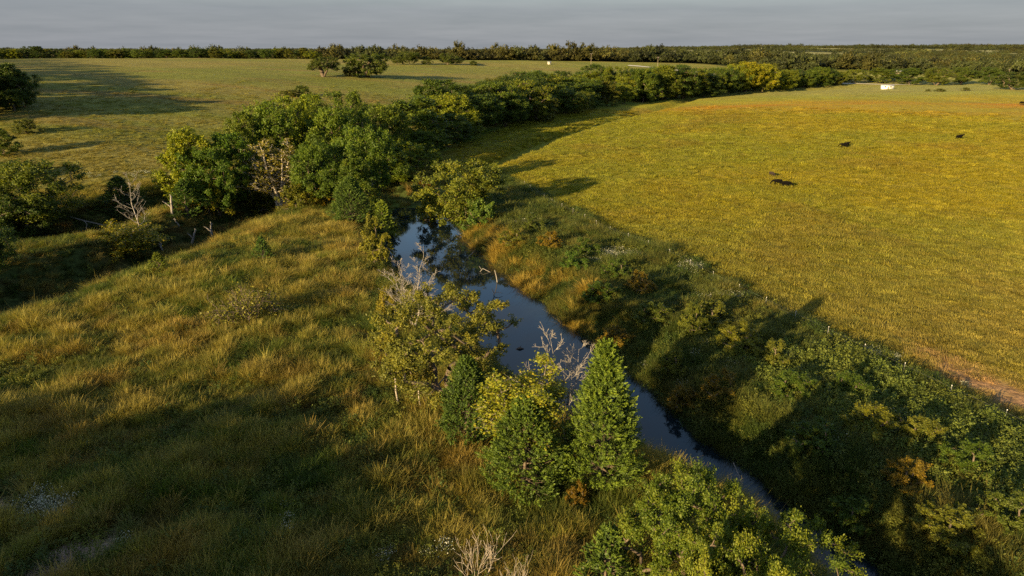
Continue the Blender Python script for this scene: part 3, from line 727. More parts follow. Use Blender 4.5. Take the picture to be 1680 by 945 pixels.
# --- the wood on the bend: front row and crown rows
FRONT = [
 (318, 336, 205, 66, 2, (1.9, 1.6, .7), 'yellow-green tree at the left end of the wood'),
 (345, 352, 240, 58, 0, (.8, 1.0, .8), 'dark green tree beside the yellow-green tree at the left end of the wood'),
 (380, 340, 222, 62, 5, (.9, 1.15, .8), 'full green tree just left of the pale-limbed tree'),
 (362, 356, 300, 44, 'b', (2.5, 1.7, .5), 'orange-yellow bush at the foot of the wood left of the pale-limbed tree'),
 (308, 352, 296, 46, 'c', (.7, .85, .9), 'dark cedar at the left foot of the wood'),
 (405, 305, 176, 52, 3, (1.0, 1.0, .8), 'tall grey-green tree rising above the left end of the wood'),
 (460, 352, 222, 118, 'g', (1.0, .95, .8), 'sparse olive tree with pale spreading limbs at the front of the wood'),
 (520, 340, 232, 62, 1, (.8, .95, .8), 'dark green tree right of the pale-limbed tree'),
 (500, 282, 158, 74, 4, (1.55, 1.45, .7), 'sunlit yellow-green crown on top of the wood'),
 (556, 300, 172, 74, 1, (1.0, 1.1, .8), 'large green crown at the middle of the wood'),
 (450, 296, 165, 66, 0, (1.1, 1.2, .8), 'green crown behind the pale-limbed tree'),
 (604, 330, 205, 62, 0, (.9, 1.05, .8), 'green tree behind the round dark cedar'),
 (640, 300, 226, 50, 2, (.8, .9, .8), 'dark tree at the right of the wood with a pale broken trunk before it'),
 (674, 284, 228, 56, 3, (1.45, 1.4, .8), 'light green tree at the right end of the wood'),
 (656, 300, 264, 40, 5, (1.2, 1.2, .7), 'low light green tree at the head of the pool'),
 (492, 346, 300, 46, 'b', (1.3, 1.0, .7), 'olive bush under the pale-limbed tree'),
 (528, 340, 306, 40, 'b', (2.2, 1.25, .6), 'rusty yellow bush at the foot of the wood'),
 (428, 346, 312, 40, 'b', (1.5, 1.1, .6), 'tan-green bush left of the pale-limbed trunk'),
 (610, 350, 322, 34, 'b', (1.1, 1.1, .7), 'green bush between the round dark cedar and the pool'),
 (578, 262, 150, 70, 4, (.95, 1.0, .75), 'rounded dark crown at the back of the wood'),
 (632, 275, 168, 66, 1, (1.05, 1.05, .75), 'broad olive crown at the back right of the wood'),
 (520, 250, 150, 60, 2, (1.4, 1.35, .7), 'pale yellow-green crown at the back left of the wood'),
 (690, 266, 212, 46, 0, (.8, .9, .8), 'dark green tree where the wood narrows to the creek'),
 (585, 345, 262, 55, 5, (.8, .9, .8), 'dark narrow tree directly behind the round dark cedar'),
 (430, 330, 240, 46, 1, (.9, 1.0, .8), 'middle-sized green tree left behind the pale-limbed tree'),
 (540, 322, 215, 60, 0, (.75, .85, .8), 'shaded green tree in the heart of the wood'),
]
for u, vb, vt, wp, k, tn, lb in FRONT:
    wp *= 1.25 if k != 'g' else 1
    tn = tuple(np.array(tn)*((.95, .98, .8) if k != 'g' else (1.2, 1.1, .9)))
    pr = {'b': P_MBUSH, 'c': P_MCED, 'g': P_GREYTREE}.get(k) or MID[k]
    at(pr, u, vb, vt, wp, tint=tn, label=lb, group='trees of the wood on the bend',
       name={'b': 'broadleaf_shrub', 'c': 'cedar_tree'}.get(k, 'broadleaf_tree'))
at(P_SNAG, 618, 312, 272, None, name='snag', label='pale broken trunk standing at the right side of the wood', cat='snag')
at(P_BARE2, 640, 215, 172, 26, name='bare_tree', label='dead white-limbed tree among the crowns of the creek wood', cat='bare tree')

# --- the wooded creek corridor running away to the right
def interp(u, pts): return float(np.interp(u, [p[0] for p in pts], [p[1] for p in pts]))
BASE = [(640, 300), (700, 262), (730, 242), (800, 216), (880, 196), (960, 181), (1020, 171), (1110, 162), (1200, 152), (1300, 144), (1370, 139)]
TOP = [(640, 162), (700, 150), (730, 150), (790, 135), (860, 128), (900, 124), (960, 118), (1040, 115), (1110, 119), (1180, 125), (1240, 116), (1300, 122), (1370, 122)]
HGT = [(640, 92), (730, 66), (800, 54), (880, 44), (960, 38), (1040, 35), (1110, 38), (1200, 30), (1300, 24), (1370, 20)]
rc = np.random.default_rng(5)
cols = [(.62, .75, .7), (.9, .98, .75), (1.25, 1.15, .7), (.45, .55, .6), (1.6, 1.45, .65), (1.0, .82, .6)]
cname = ['dark green', 'green', 'olive-green', 'blackish green', 'yellow-green', 'brownish green']
ORD = ['zeroth','first','second','third','fourth','fifth','sixth','seventh','eighth','ninth','tenth','eleventh','twelfth','thirteenth','fourteenth','fifteenth','sixteenth',
       'seventeenth','eighteenth','nineteenth','twentieth']
def nth(i):
    if i <= 20: return ORD[i]
    t_, o_ = divmod(i, 10); T_ = {2: 'twent', 3: 'thirt', 4: 'fort', 5: 'fift', 6: 'sixt', 7: 'sevent'}[t_]
    return T_+'ieth' if o_ == 0 else T_+'y-'+ORD[o_]
u = 712.0; i_front = 0
while u < 1375:
    b = interp(u, BASE); hp = interp(u, HGT)*1.25; i_front += 1
    rows = 4 if u < 1120 else 3
    for row in range(rows):
        vb = b - row*max(0, interp(u, BASE)-interp(u, TOP)-hp*(.74 if u < 1040 else .95))/max(1, rows-1) + rc.uniform(-1.0, 1.0)
        hh = hp*rc.uniform(.68, 1.25)*(1-.04*row)
        k = int(rc.integers(0, 6)); ci = int(rc.choice(6, p=[.25, .25, .18, .14, .1, .08]))
        if row == 0:
            grp = 'front row trees of the creek wood'; lb = f'{cname[ci]} tree, {nth(i_front)} in the front row of the creek wood counted from the bend'
        else:
            grp = 'trees inside the creek wood'; lb = f'{cname[ci]} crown {["", "just", "two trees", "three trees"][row]} behind the {nth(i_front)} front tree of the creek wood'
        at(MID[k], u+rc.uniform(-.3, .3)*hp, vb, vb-hh, hh*rc.uniform(1.0, 1.4), tint=cols[ci], name='broadleaf_tree', label=lb, group=grp)
    u += hp*.52
for u, vb, vt, wp, tn, lb in ((1222, 151, 100, 50, (2.2, 1.6, .45), 'orange-yellow tree rising from the creek wood beside the far road'),
                              (1250, 152, 103, 44, (2.2, 1.7, .5), 'golden-green tree right of the orange-yellow tree'),
                              (1090, 164, 128, 44, (1.0, .95, .7), 'rounded tree with a pale trunk at the near corner of the creek wood'),
                              (1044, 166, 133, 36, (1.1, 1.0, .7), 'round grey-green tree left of the corner tree of the creek wood'),
                              (942, 187, 150, 40, (1.35, 1.15, .7), 'round olive tree standing forward from the creek wood at the field edge')):
    at(MID[1], u, vb, vt, wp, tint=tn, name='broadleaf_tree', label=lb)
for u, vb, vt, lb in ((1150, 155, 135, 'forked dead white tree at the edge of the creek wood'), (1305, 144, 124, 'leaning dead pale tree at the far right end of the creek wood'), (820, 160, 124, 'bare grey tree poking above the creek wood')):
    at(P_BARE2, u, vb, vt, None, name='bare_tree', label=lb, cat='bare tree')

# --- tree row along the far crest of the left field, and the far field edges
def crest_tree(x, y, h, w, ci, lb, grp, k=None):
    p = (x, y, float(height(x, y)))
    plant(MID[rc.integers(0, 6)] if k is None else k, p, h, w, name='broadleaf_tree', label=lb, group=grp, tint=cols[ci])
for i in range(62):
    uu = -60 + i*9.8 + rc.uniform(-3, 3); yy = 742+.1*(-300)+rc.uniform(-14, 14)
    x = (uu-840)/FPX*yy/0.96
    hgt = rc.uniform(7.5, 10.5) + (2 if uu < 160 else 0)
    ci = int(rc.integers(0, 6))
    crest_tree(x, yy+rc.uniform(0, 10), hgt, rc.uniform(10, 15), ci, f'{cname[ci]} tree, {nth(62-i)} from the right end of the crest row above the left field', 'crest row trees of the left field')
for i_sky, (u, vb, vt, wp) in enumerate(((672, 106, 84, 30), (734, 106, 87, 28), (748, 106, 92, 24), (652, 106, 92, 18), (700, 106, 93, 20), (777, 107.5, 99, 14))):
    at(MID[int(rc.integers(0, 6))], u, vb, vt, wp, tint=(.8, .8, .8), name='broadleaf_tree',
       label=f'{["first", "fourth", "fifth, smaller", "second, narrow", "third, low", ""][i_sky]} dark skyline tree right of the two field oaks' if u != 777 else 'small lone dark bush-like tree on the far edge of the left field', group='skyline trees right of the oaks' if u != 777 else None)
# trees standing between the right field and the far wood
for u, vb, vt, wp, tn, lb in (
    (1492, 139, 112, 42, (.75, .85, .8), 'dark round tree behind the small white house at the far side of the yellow field'),
    (1535, 140, 112, 44, (1.0, .95, .75), 'olive tree right of the dark round tree at the far side of the yellow field'),
    (1575, 139, 110, 38, (.8, .85, .8), 'spreading dark tree in the line beyond the yellow field'),
    (1622, 139, 108, 40, (.7, .8, .8), 'tall dark tree near a clearing beyond the yellow field'),
    (1662, 147, 118, 52, (.6, .65, .65), 'low dark tree at the right edge beyond the yellow field'),
    (1440, 136, 112, 40, (1.0, 1.0, .75), 'green tree behind the small white house'),
    (1400, 136, 113, 36, (1.2, 1.1, .75), 'yellowish tree left of the small white house'),
    (1470, 134, 112, 36, (.8, .9, .8), 'dark tree above the right end of the small white house')):
    at(MID[int(rc.integers(0, 6))], u, vb, vt, wp, tint=tn, name='broadleaf_tree', label=lb)
for u, vb, vt, wp, lb in ((1522, 150, 146, 9, 'tiny lone bush in the far part of the yellow field'), (1542, 150.5, 145, 18, 'low brushy clump in the far part of the yellow field'), (1585, 149, 143, 13, 'small round bush in the far right part of the yellow field')):
    at(P_MBUSH, u, vb, vt, wp, tint=(1.1, .9, .8), name='broadleaf_shrub', label=lb)
# trees out of frame to the left and behind, whose long shadows fall across the meadow
SH = 'tree beside the meadow left of the camera'
cast = [(-.735*y-10-rng.uniform(0, 4), y, rng.uniform(15, 18), 15, i) for i, y in enumerate(np.r_[np.arange(212, 340, 9), np.arange(345, 720, 17)])]
cast += [(-188, 178, 12, 13, 0), (-172, 150, 13, 12, 1)]
for q_, tip, h_, w_ in ((-101, 30, 13, 9), (-107, 40, 13, 9), (-113, 47, 13, 8), (-146, 40, 13, 9), (-153, 42, 13, 10), (-160, 44, 13, 10), (-72, 10, 14, 10), (-66, 14, 14, 10), (-60, 17, 14, 9), (-55, 18, 14, 8), (-50, 27, 14, -9), (-44, 26, 14, 9), (-38, 28, 13, 9), (-33, 25, 13, 8), (-28, 22, 13, 7), (-63, 15, 13, 9), (-69, 12, 13, 9), (-41, 27, 13, 9), (-35, 26, 13, 9), (-57, 16, 13, 8)):
    s_b = tip-h_/math.tan(SUN_EL); cast.append((s_b*sin(SUN_AZ)+q_*cos(SUN_AZ), s_b*cos(SUN_AZ)-q_*sin(SUN_AZ), h_+(1.5 if q_ > -80 else 0), abs(w_)*(1.5 if q_ > -80 else 1), 0 if w_ > 0 else 9))
for x, y, h, w, k in cast:
    plant(P_UMB if k == 9 else MID[k % 6], (x, y, float(height(x, y))), h, abs(w), name='broadleaf_tree', label=SH, group='trees beside the meadow out of view')
for x, y, h, w, k in ((8, 12, 9, 7, 3), (15, 8, 9, 8, 1), (1, 6, 8, 7, 2)):
    plant(MID[k], (x, y, float(height(x, y))), h, w, name='broadleaf_tree', label='tree on the creek bank below the camera', group='creek bank trees out of view')
print('planting done', len(bpy.data.objects))

# ------------------------------------------------------------------ scattered ground cover (geometry-node instances, each kind ONE object)
protos_col = {}
def proto_collection(name, meshes):
    c = bpy.data.collections.new(name)
    for i, me in enumerate(meshes): c.objects.link(bpy.data.objects.new(f'{name}_{chr(97+i)}', me))
    protos_col[name] = c; return c
def scatter(name, label, cat, coll, P, rot, scl, idx, col):
    me = bpy.data.meshes.new(name); n = len(P)
    me.vertices.add(n); me.vertices.foreach_set('co', P.astype(np.float32).ravel())
    for nm, ty, arr, key in (('rot', 'FLOAT_VECTOR', rot, 'vector'), ('scl', 'FLOAT_VECTOR', scl, 'vector'), ('icol', 'FLOAT_COLOR', np.c_[col, np.ones(n)], 'color')):
        a = me.attributes.new(nm, ty, 'POINT'); a.data.foreach_set(key, arr.astype(np.float32).ravel())
    a = me.attributes.new('pick', 'INT', 'POINT'); a.data.foreach_set('value', idx.astype(np.int32))
    o = link(bpy.data.objects.new(name, me)); tag(o, label, cat, kind='stuff')
    g = bpy.data.node_groups.new(name, 'GeometryNodeTree')
    g.interface.new_socket('Geometry', in_out='INPUT', socket_type='NodeSocketGeometry'); g.interface.new_socket('Geometry', in_out='OUTPUT', socket_type='NodeSocketGeometry')
    n_, l_ = g.nodes, g.links
    gi = n_.new('NodeGroupInput'); go = n_.new('NodeGroupOutput'); iop = n_.new('GeometryNodeInstanceOnPoints')
    ci = n_.new('GeometryNodeCollectionInfo'); ci.inputs['Collection'].default_value = coll; ci.inputs['Separate Children'].default_value = True; ci.inputs['Reset Children'].default_value = True
    def na(nm, ty):
        a = n_.new('GeometryNodeInputNamedAttribute'); a.data_type = ty; a.inputs['Name'].default_value = nm
        return [s for s in a.outputs if s.enabled and s.name == 'Attribute'][0]
    l_.new(gi.outputs[0], iop.inputs['Points']); l_.new(ci.outputs[0], iop.inputs['Instance']); iop.inputs['Pick Instance'].default_value = True
    l_.new(na('pick', 'INT'), iop.inputs['Instance Index']); l_.new(na('rot', 'FLOAT_VECTOR'), iop.inputs['Rotation']); l_.new(na('scl', 'FLOAT_VECTOR'), iop.inputs['Scale'])
    l_.new(iop.outputs[0], go.inputs[0])
    m = o.modifiers.new('scatter', 'NODES'); m.node_group = g
    return o

def blades(seed, n, r0, h, w, lean=.35, droop=.5, plume=0.0):
    """a tussock: n bent blades; plume widens the upper third as a seed head"""
    r = np.random.default_rng(seed)
    a = r.uniform(0, 2*pi, n); rad = r0*np.sqrt(r.random(n)); b = np.stack([np.cos(a)*rad, np.sin(a)*rad, np.zeros(n)-.05], 1)
    az = a + r.normal(size=n)*.9; ln = np.abs(r.normal(lean, lean*.5, n)); hh = h*r.uniform(.6, 1.15, n)
    d = np.stack([np.cos(az), np.sin(az), np.zeros(n)], 1)
    side = np.stack([-np.sin(az+r.normal(size=n)*.8), np.cos(az), np.zeros(n)], 1); side = unit(side)
    lv = []; tt = []
    K = 3; prev = None
    for k in range(K+1):
        t = k/K
        c = b + d*(ln*hh*(t**1.7)*(1+droop*t))[:, None]; c[:, 2] += hh*(t-droop*.35*ln*t**3)
        ww = w*(1-.75*t) if not plume else w*(.6 if t < .5 else (plume if t < .9 else .5))
        L, R = c-side*ww/2, c+side*ww/2
        if prev is not None:
            lv.append(np.stack([prev[0], prev[1], R, L], 1)); tt.append(np.clip(r.normal(.5, .2, n), 0, 1))
        prev = (L, R)
    return np.concatenate(lv), np.concatenate(tt)
def tuss(name, parts):
    V = np.concatenate([p[0] for p in parts]); T = np.concatenate([p[1] for p in parts])
    return quads_mesh(name, V, M_GRASS, T)
c_tall = proto_collection('tall_grass_tuft', [tuss('tuft', [blades(i, 200, [.62, .55, .7, .5, .75, .6][i], [.70, .95, .58, 1.08, .5, .8][i], .020, [.34, .30, .6, .22, .8, .4][i], .5),
    blades(i+20, [40, 60, 20, 50, 10, 70][i], .5, [1.05, 1.3, .9, 1.45, .8, 1.15][i], .015, .3, .7, 1.5)]) for i in range(6)])
c_short = proto_collection('pasture_grass_tuft', [tuss('tuft_short', [blades(40+i, 150, .95, [.20, .26, .32][i], .055, .55, .4)]) for i in range(3)])
def weed(seed, h=.8, r0=.55, n=260, ls=.11):
    r = np.random.default_rng(seed)
    ns = 14; a = r.uniform(0, 2*pi, ns); rd = r0*np.sqrt(r.random(ns)); hs = h*r.uniform(.6, 1.1, ns)
    k = r.integers(0, ns, n); t = r.random(n)**.6
    c = np.stack([np.cos(a[k])*rd[k]*(.6+.4*t), np.sin(a[k])*rd[k]*(.6+.4*t), hs[k]*t], 1)+r.normal(size=(n, 3))*.07
    return leaves(c, ls*r.uniform(.7, 1.4, n), nrm=np.array([0, 0, 1.0]), aspect=.6, r=r), np.clip(r.normal(.5, .2, n), 0, 1)
c_weed = proto_collection('leafy_weed', [tuss('weed', [weed(70+i, [.7, 1.0, 1.3][i], [.6, .6, .5][i])]) for i in range(3)])
M_BLOOM = plain_mat('white_bloom', (.42, .42, .32), .8)
def bloom(seed):
    v, t = weed(seed, .9, .5, 200, .10); r = np.random.default_rng(seed+1)
    n = 90; c = np.stack([r.normal(size=n)*.33, r.normal(size=n)*.33, .75+r.normal(size=n)*.16], 1)
    f = leaves(c, .075, nrm=np.array([0, 0, 1.2]), aspect=.9, r=r)
    me = quads_mesh('bloom', np.concatenate([v, f]), M_GRASS, np.concatenate([t, np.zeros(n)])); me.materials.append(M_BLOOM)
    mi = np.zeros(len(v)+n, np.int32); mi[len(v):] = 1; me.polygons.foreach_set('material_index', mi); return me
c_bloom = proto_collection('flowering_weed', [bloom(90), bloom(95)])

def wedge(n, r0, r1, half=radians(47), power=1.0):
    """points in a wedge a good deal wider than the view; density falls with distance"""
    u_ = rng.random(n)
    r_ = (r0**(2-power) + u_*(r1**(2-power)-r0**(2-power)))**(1/(2-power)) if power != 2 else r0*(r1/r0)**u_
    a = rng.uniform(-half, half, n)
    return np.sin(a)*r_, np.cos(a)*r_
def rnd_rot(n, tilt=.12): return np.c_[rng.normal(size=n)*tilt, rng.normal(size=n)*tilt, rng.uniform(0, 2*pi, n)]

def weedzone(x, y, Z):
    return np.where((Z['dfence'] > -14) & (Z['dfence'] < -1) & (y < 66+4*fbm(x, y, 6, 4)) & (x > 18), .5, 2.0)
# tall tawny meadow grass, left of the creek
x, y = wedge(84000, 30, 210, power=1.25)
Z = zones(x, y); col, sand, wood = ground_rgb(x, y, Z)
tallmask = (Z['pasture'] < .15) & (Z['hillside'] < .5) & (Z['dc'] > .4) & (sand < .25)
tallmask &= (weedzone(x, y, Z) > 1) | (rng.random(len(x)) < .12)
pb = pw(132, 388, WLB)
tallmask &= (np.hypot(x-gp[0], y-gp[1]) > 4.5) & (np.hypot((x-pb[0])*.7, y-pb[1]) > 5)
tallmask &= (Z['gully'] < .75) | (rng.random(len(x)) < .45)
x, y, col = x[tallmask], y[tallmask], col[tallmask]; n = len(x)
g = {k: v[tallmask] for k, v in Z.items()}
kd = fbm(x, y, 4.5, 81)+rng.normal(size=n)*.09
pick = np.clip(((kd-.3)/.4*6).astype(int), 0, 5)[...]; pick = np.array([4, 2, 0, 5, 1, 3])[pick]
clump = fbm(x, y, 6, 21); shade_ = rng.normal(1.0, .16, n)
straw = .5+1.35*((fbm(x, y, 2.6, 33)*.55+clump*.45)-.5)+rng.normal(size=n)*.09
gold = (~g['left'])*(1-S((g['dc']-5)/3))*(y > 78)*(y < 128)*S((fbm(x, y, 3.5, 19)-.44)/.12)*.8
ccol = lerp(col*1.08, C(.36,.275,.066), S((straw-.50)/.12)*.55*np.where(g['left'], 1, .3))
ccol = lerp(ccol, C(.045,.075,.015), S((.46-straw)/.1)*.75)
ccol = lerp(ccol, C(.42,.28,.05), gold*.7)
ccol = lerp(ccol, C(.26,.125,.04), S((fbm(x, y, 3.3, 91)-.58)/.08)*.28*g['left'])
ccol = ccol*shade_[:, None]
sc = rng.uniform(.7, 1.12, n)*(.62+.85*np.clip(straw, .1, .9))*(1+.35*gold)*np.where(g['left'] & (g['dc'] < 4) & (y > 60), .5, 1)*np.where(g['gully'] > .5, .8, 1.0)*np.where(g['hillside'] > .1, .6, 1)
wide = 1+np.clip((np.hypot(x, y)-60)/110, 0, 1)*.7
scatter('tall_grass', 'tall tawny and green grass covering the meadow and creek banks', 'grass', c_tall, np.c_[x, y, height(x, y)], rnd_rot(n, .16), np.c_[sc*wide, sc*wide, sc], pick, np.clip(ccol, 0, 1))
print('tall grass', n)
# pasture turf
x, y = wedge(110000, 45, 420, power=1.1)
Z = zones(x, y); col, sand, wood = ground_rgb(x, y, Z)
rr_ = np.hypot(x, y)
m = ((Z['pasture'] > .3) | ((Z['hillside'] > .5) & (rng.random(len(x)) < 1-.75*S((rr_-170)/120)))) & (Z['dc'] > 2) & (rng.random(len(x)) > S((rr_-300)/115)) & (rng.random(len(x)) > 1.1*worn_mask(x, y, Z['dfence']))
x, y, col = x[m], y[m], col[m]; n = len(x); hs_ = Z['hillside'][m] > .5
rr_ = np.hypot(x, y); sc = rng.uniform(.7, 1.3, n)*(.8+.5*fbm(x, y, 7, 2))*np.where(hs_, .6, 1)
w_ = 1+np.clip((rr_-70)/300, 0, 1)*1.1
ccol = col*rng.normal(1.36, .26, n)[:, None]*np.where(hs_, 1.22, 1)[:, None]
ccol = lerp(ccol, C(.27,.21,.04), (rng.random(n) < .22)*.4); ccol = lerp(ccol, C(.10,.12,.02), (rng.random(n) < .14)*.45)
scatter('pasture_grass', 'short grazed grass of the yellow field and the far left field', 'grass', c_short, np.c_[x, y, height(x, y)], rnd_rot(n, .1), np.c_[sc*w_, sc*w_, sc*(1+.3*(w_-1))], rng.integers(0, 3, n), np.clip(ccol, 0, 1))
print('pasture', n)
# leafy weeds: right bank, dense patch at the lower right, scattered in the meadow
x, y = wedge(80000, 32, 190, power=1.3)
Z = zones(x, y); dlow = weedzone(x, y, Z)
pr = np.where((Z['bank'] > .5) & (Z['dc'] > .5), .50+.40*fbm(x, y, 8, 41), 0)
pr = np.where(dlow < 1, .97, pr)
pr = np.where((Z['left']) & (Z['hillside'] < .5) & (Z['dc'] > .4), .08+.35*S((fbm(x, y, 7, 44)-.53)/.1), pr)
m = rng.random(len(x)) < pr; x, y = x[m], y[m]; n = len(x)
base = lerp(np.broadcast_to(C(.055,.085,.018), (n, 3)), C(.12,.13,.022), S((fbm(x, y, 4, 47)-.4)/.25))
base = lerp(base, C(.13,.165,.03), (dlow[m] < 1)*.6)
base = base*rng.normal(1, .2, n)[:, None]
sc = rng.uniform(.6, 1.15, n)*np.where(dlow[m] < 1, 1.25, 1)
scatter('weeds', 'leafy green weeds thick on the right creek bank', 'weeds', c_weed, np.c_[x, y, height(x, y)], rnd_rot(n, .1), np.c_[sc*1.2, sc*1.2, sc], rng.integers(0, 3, n), np.clip(base, 0, 1))
print('weeds', n)
# pale flowering weeds in patches
pts = []
for u_, v_, ru, rv, k in ((1000, 425, 42, 9, 70), (1180, 492, 34, 6, 34), (1130, 445, 30, 12, 20), (85, 838, 34, 16, 34), (40, 850, 30, 20, 12), (470, 868, 14, 18, 5), (210, 905, 12, 8, 4), (700, 900, 120, 40, 5), (320, 260, 60, 5, 30), (230, 290, 90, 9, 30), (1420, 590, 25, 6, 12), (1200, 600, 110, 70, 26), (1500, 700, 120, 60, 20), (880, 370, 40, 14, 20)):
    for _ in range(k):
        p = hit(u_+rng.normal()*ru*.55, v_+rng.normal()*rv*.55); pts.append(p)
P = np.array(pts); n = len(P)
scatter('flowering_weeds', 'pale flowering weeds in patches on the banks and meadow', 'weeds', c_bloom, P, rnd_rot(n), np.tile(rng.uniform(.7, 1.2, (n, 1)), (1, 3)), rng.integers(0, 2, n), np.tile(C(.12,.14,.05), (n, 1)))

# far woods
c_far = proto_collection('far_tree', [None]*0)
def joined(name, pr, n, R, seed):
    """a small stand of n distant trees as one mesh"""
    r = np.random.default_rng(seed); VV = []; TT_ = []
    for _ in range(n):
        q = pr[r.integers(0, len(pr))]['crown']; v = np.empty(len(q.vertices)*3, np.float32); q.vertices.foreach_get('co', v); v = v.reshape(-1, 4, 3)
        t = np.empty(len(q.polygons), np.float32); q.attributes['tint'].data.foreach_get('value', t)
        keep = r.random(len(v)) < (1.0 if n == 1 else .45)
        a = r.uniform(0, 2*pi); rot = np.array([[cos(a), -sin(a), 0], [sin(a), cos(a), 0], [0, 0, 1]])
        s = r.uniform(.8, 1.2)*np.array([1, 1, r.uniform(.8, 1.15)])
        off = np.array([r.uniform(-R, R), r.uniform(-R, R), 0])
        VV.append((v[keep]@rot.T)*s+off); TT_.append(t[keep])
    return quads_mesh(name, np.concatenate(VV), M_FAR, np.concatenate(TT_))
for i in range(4):
    c_far.objects.link(bpy.data.objects.new(f'far_tree_{"abcd"[i]}', joined('far_crown', FAR[i:i+1], 1, 0, i)))
for i in range(3):
    c_far.objects.link(bpy.data.objects.new(f'far_tree_{"efg"[i]}', joined('far_stand', FAR, 12, 26, 60+i)))
def wood_scatter(n, r0, r1, small):
    x, y = wedge(n, r0, r1, half=radians(46), power=1.0 if small else .9)
    Z = zones(x, y); _, _, w = ground_rgb(x, y, Z)
    m = (w > .5) & (y > (wood_edge(x)+12*fbm(x, y, 30, 71) if small else 1300))
    yr = np.interp(x, [p[0] for p in ROAD_LINE], [p[1] for p in ROAD_LINE]); m &= ~((x > 100) & (x < 262) & (y < yr+9))
    hp_ = hit(1131, 92); dh = math.hypot(hp_[0], hp_[1]); ah = math.atan2(hp_[0], hp_[1])
    m &= ~((np.abs(np.arctan2(x, y)-ah) < .022) & (np.hypot(x, y) > dh-750) & (np.hypot(x, y) < dh+40))
    return x[m], y[m]
x1, y1 = wood_scatter(26000, 560, 1700, True); x2, y2 = wood_scatter(9000, 1500, 9000, False)
n1_, n2_ = len(x1), len(x2)
X = np.r_[x1, x2]; Y = np.r_[y1, y2]
pick = np.r_[rng.integers(0, 4, n1_), rng.integers(4, 7, n2_)]
s = np.r_[rng.uniform(.65, 1.5, n1_), rng.uniform(.9, 1.4, n2_)*(1+np.clip((np.hypot(x2, y2)-2500)/5000, 0, 1)*1.2)]
cl = .62*lerp(np.broadcast_to(C(1., 1., 1.), (len(X), 3)), C(1.5, 1.15, .8), S((fbm(X, Y, 40, 51)-.5)/.15)*.8)*rng.normal(1, .30, len(X))[:, None]
cl[rng.random(len(X)) < .015] = C(2.2, 1.9, 1.7)
Zs = np.r_[rng.uniform(.7, 1.35, n1_), rng.uniform(.8, 1.25, n2_)]
scatter('far_woods', 'dark far-off woods stretching to the horizon beyond both fields', 'woods', c_far, np.c_[X, Y, height(X, Y)-.4], np.c_[np.zeros(len(X)), np.zeros(len(X)), rng.uniform(0, 2*pi, len(X))], np.c_[s, s, s*Zs*np.r_[np.ones(n1_), np.ones(n2_)*.8]], pick, np.clip(cl, .2, 3))
print('far woods', n1_, n2_)

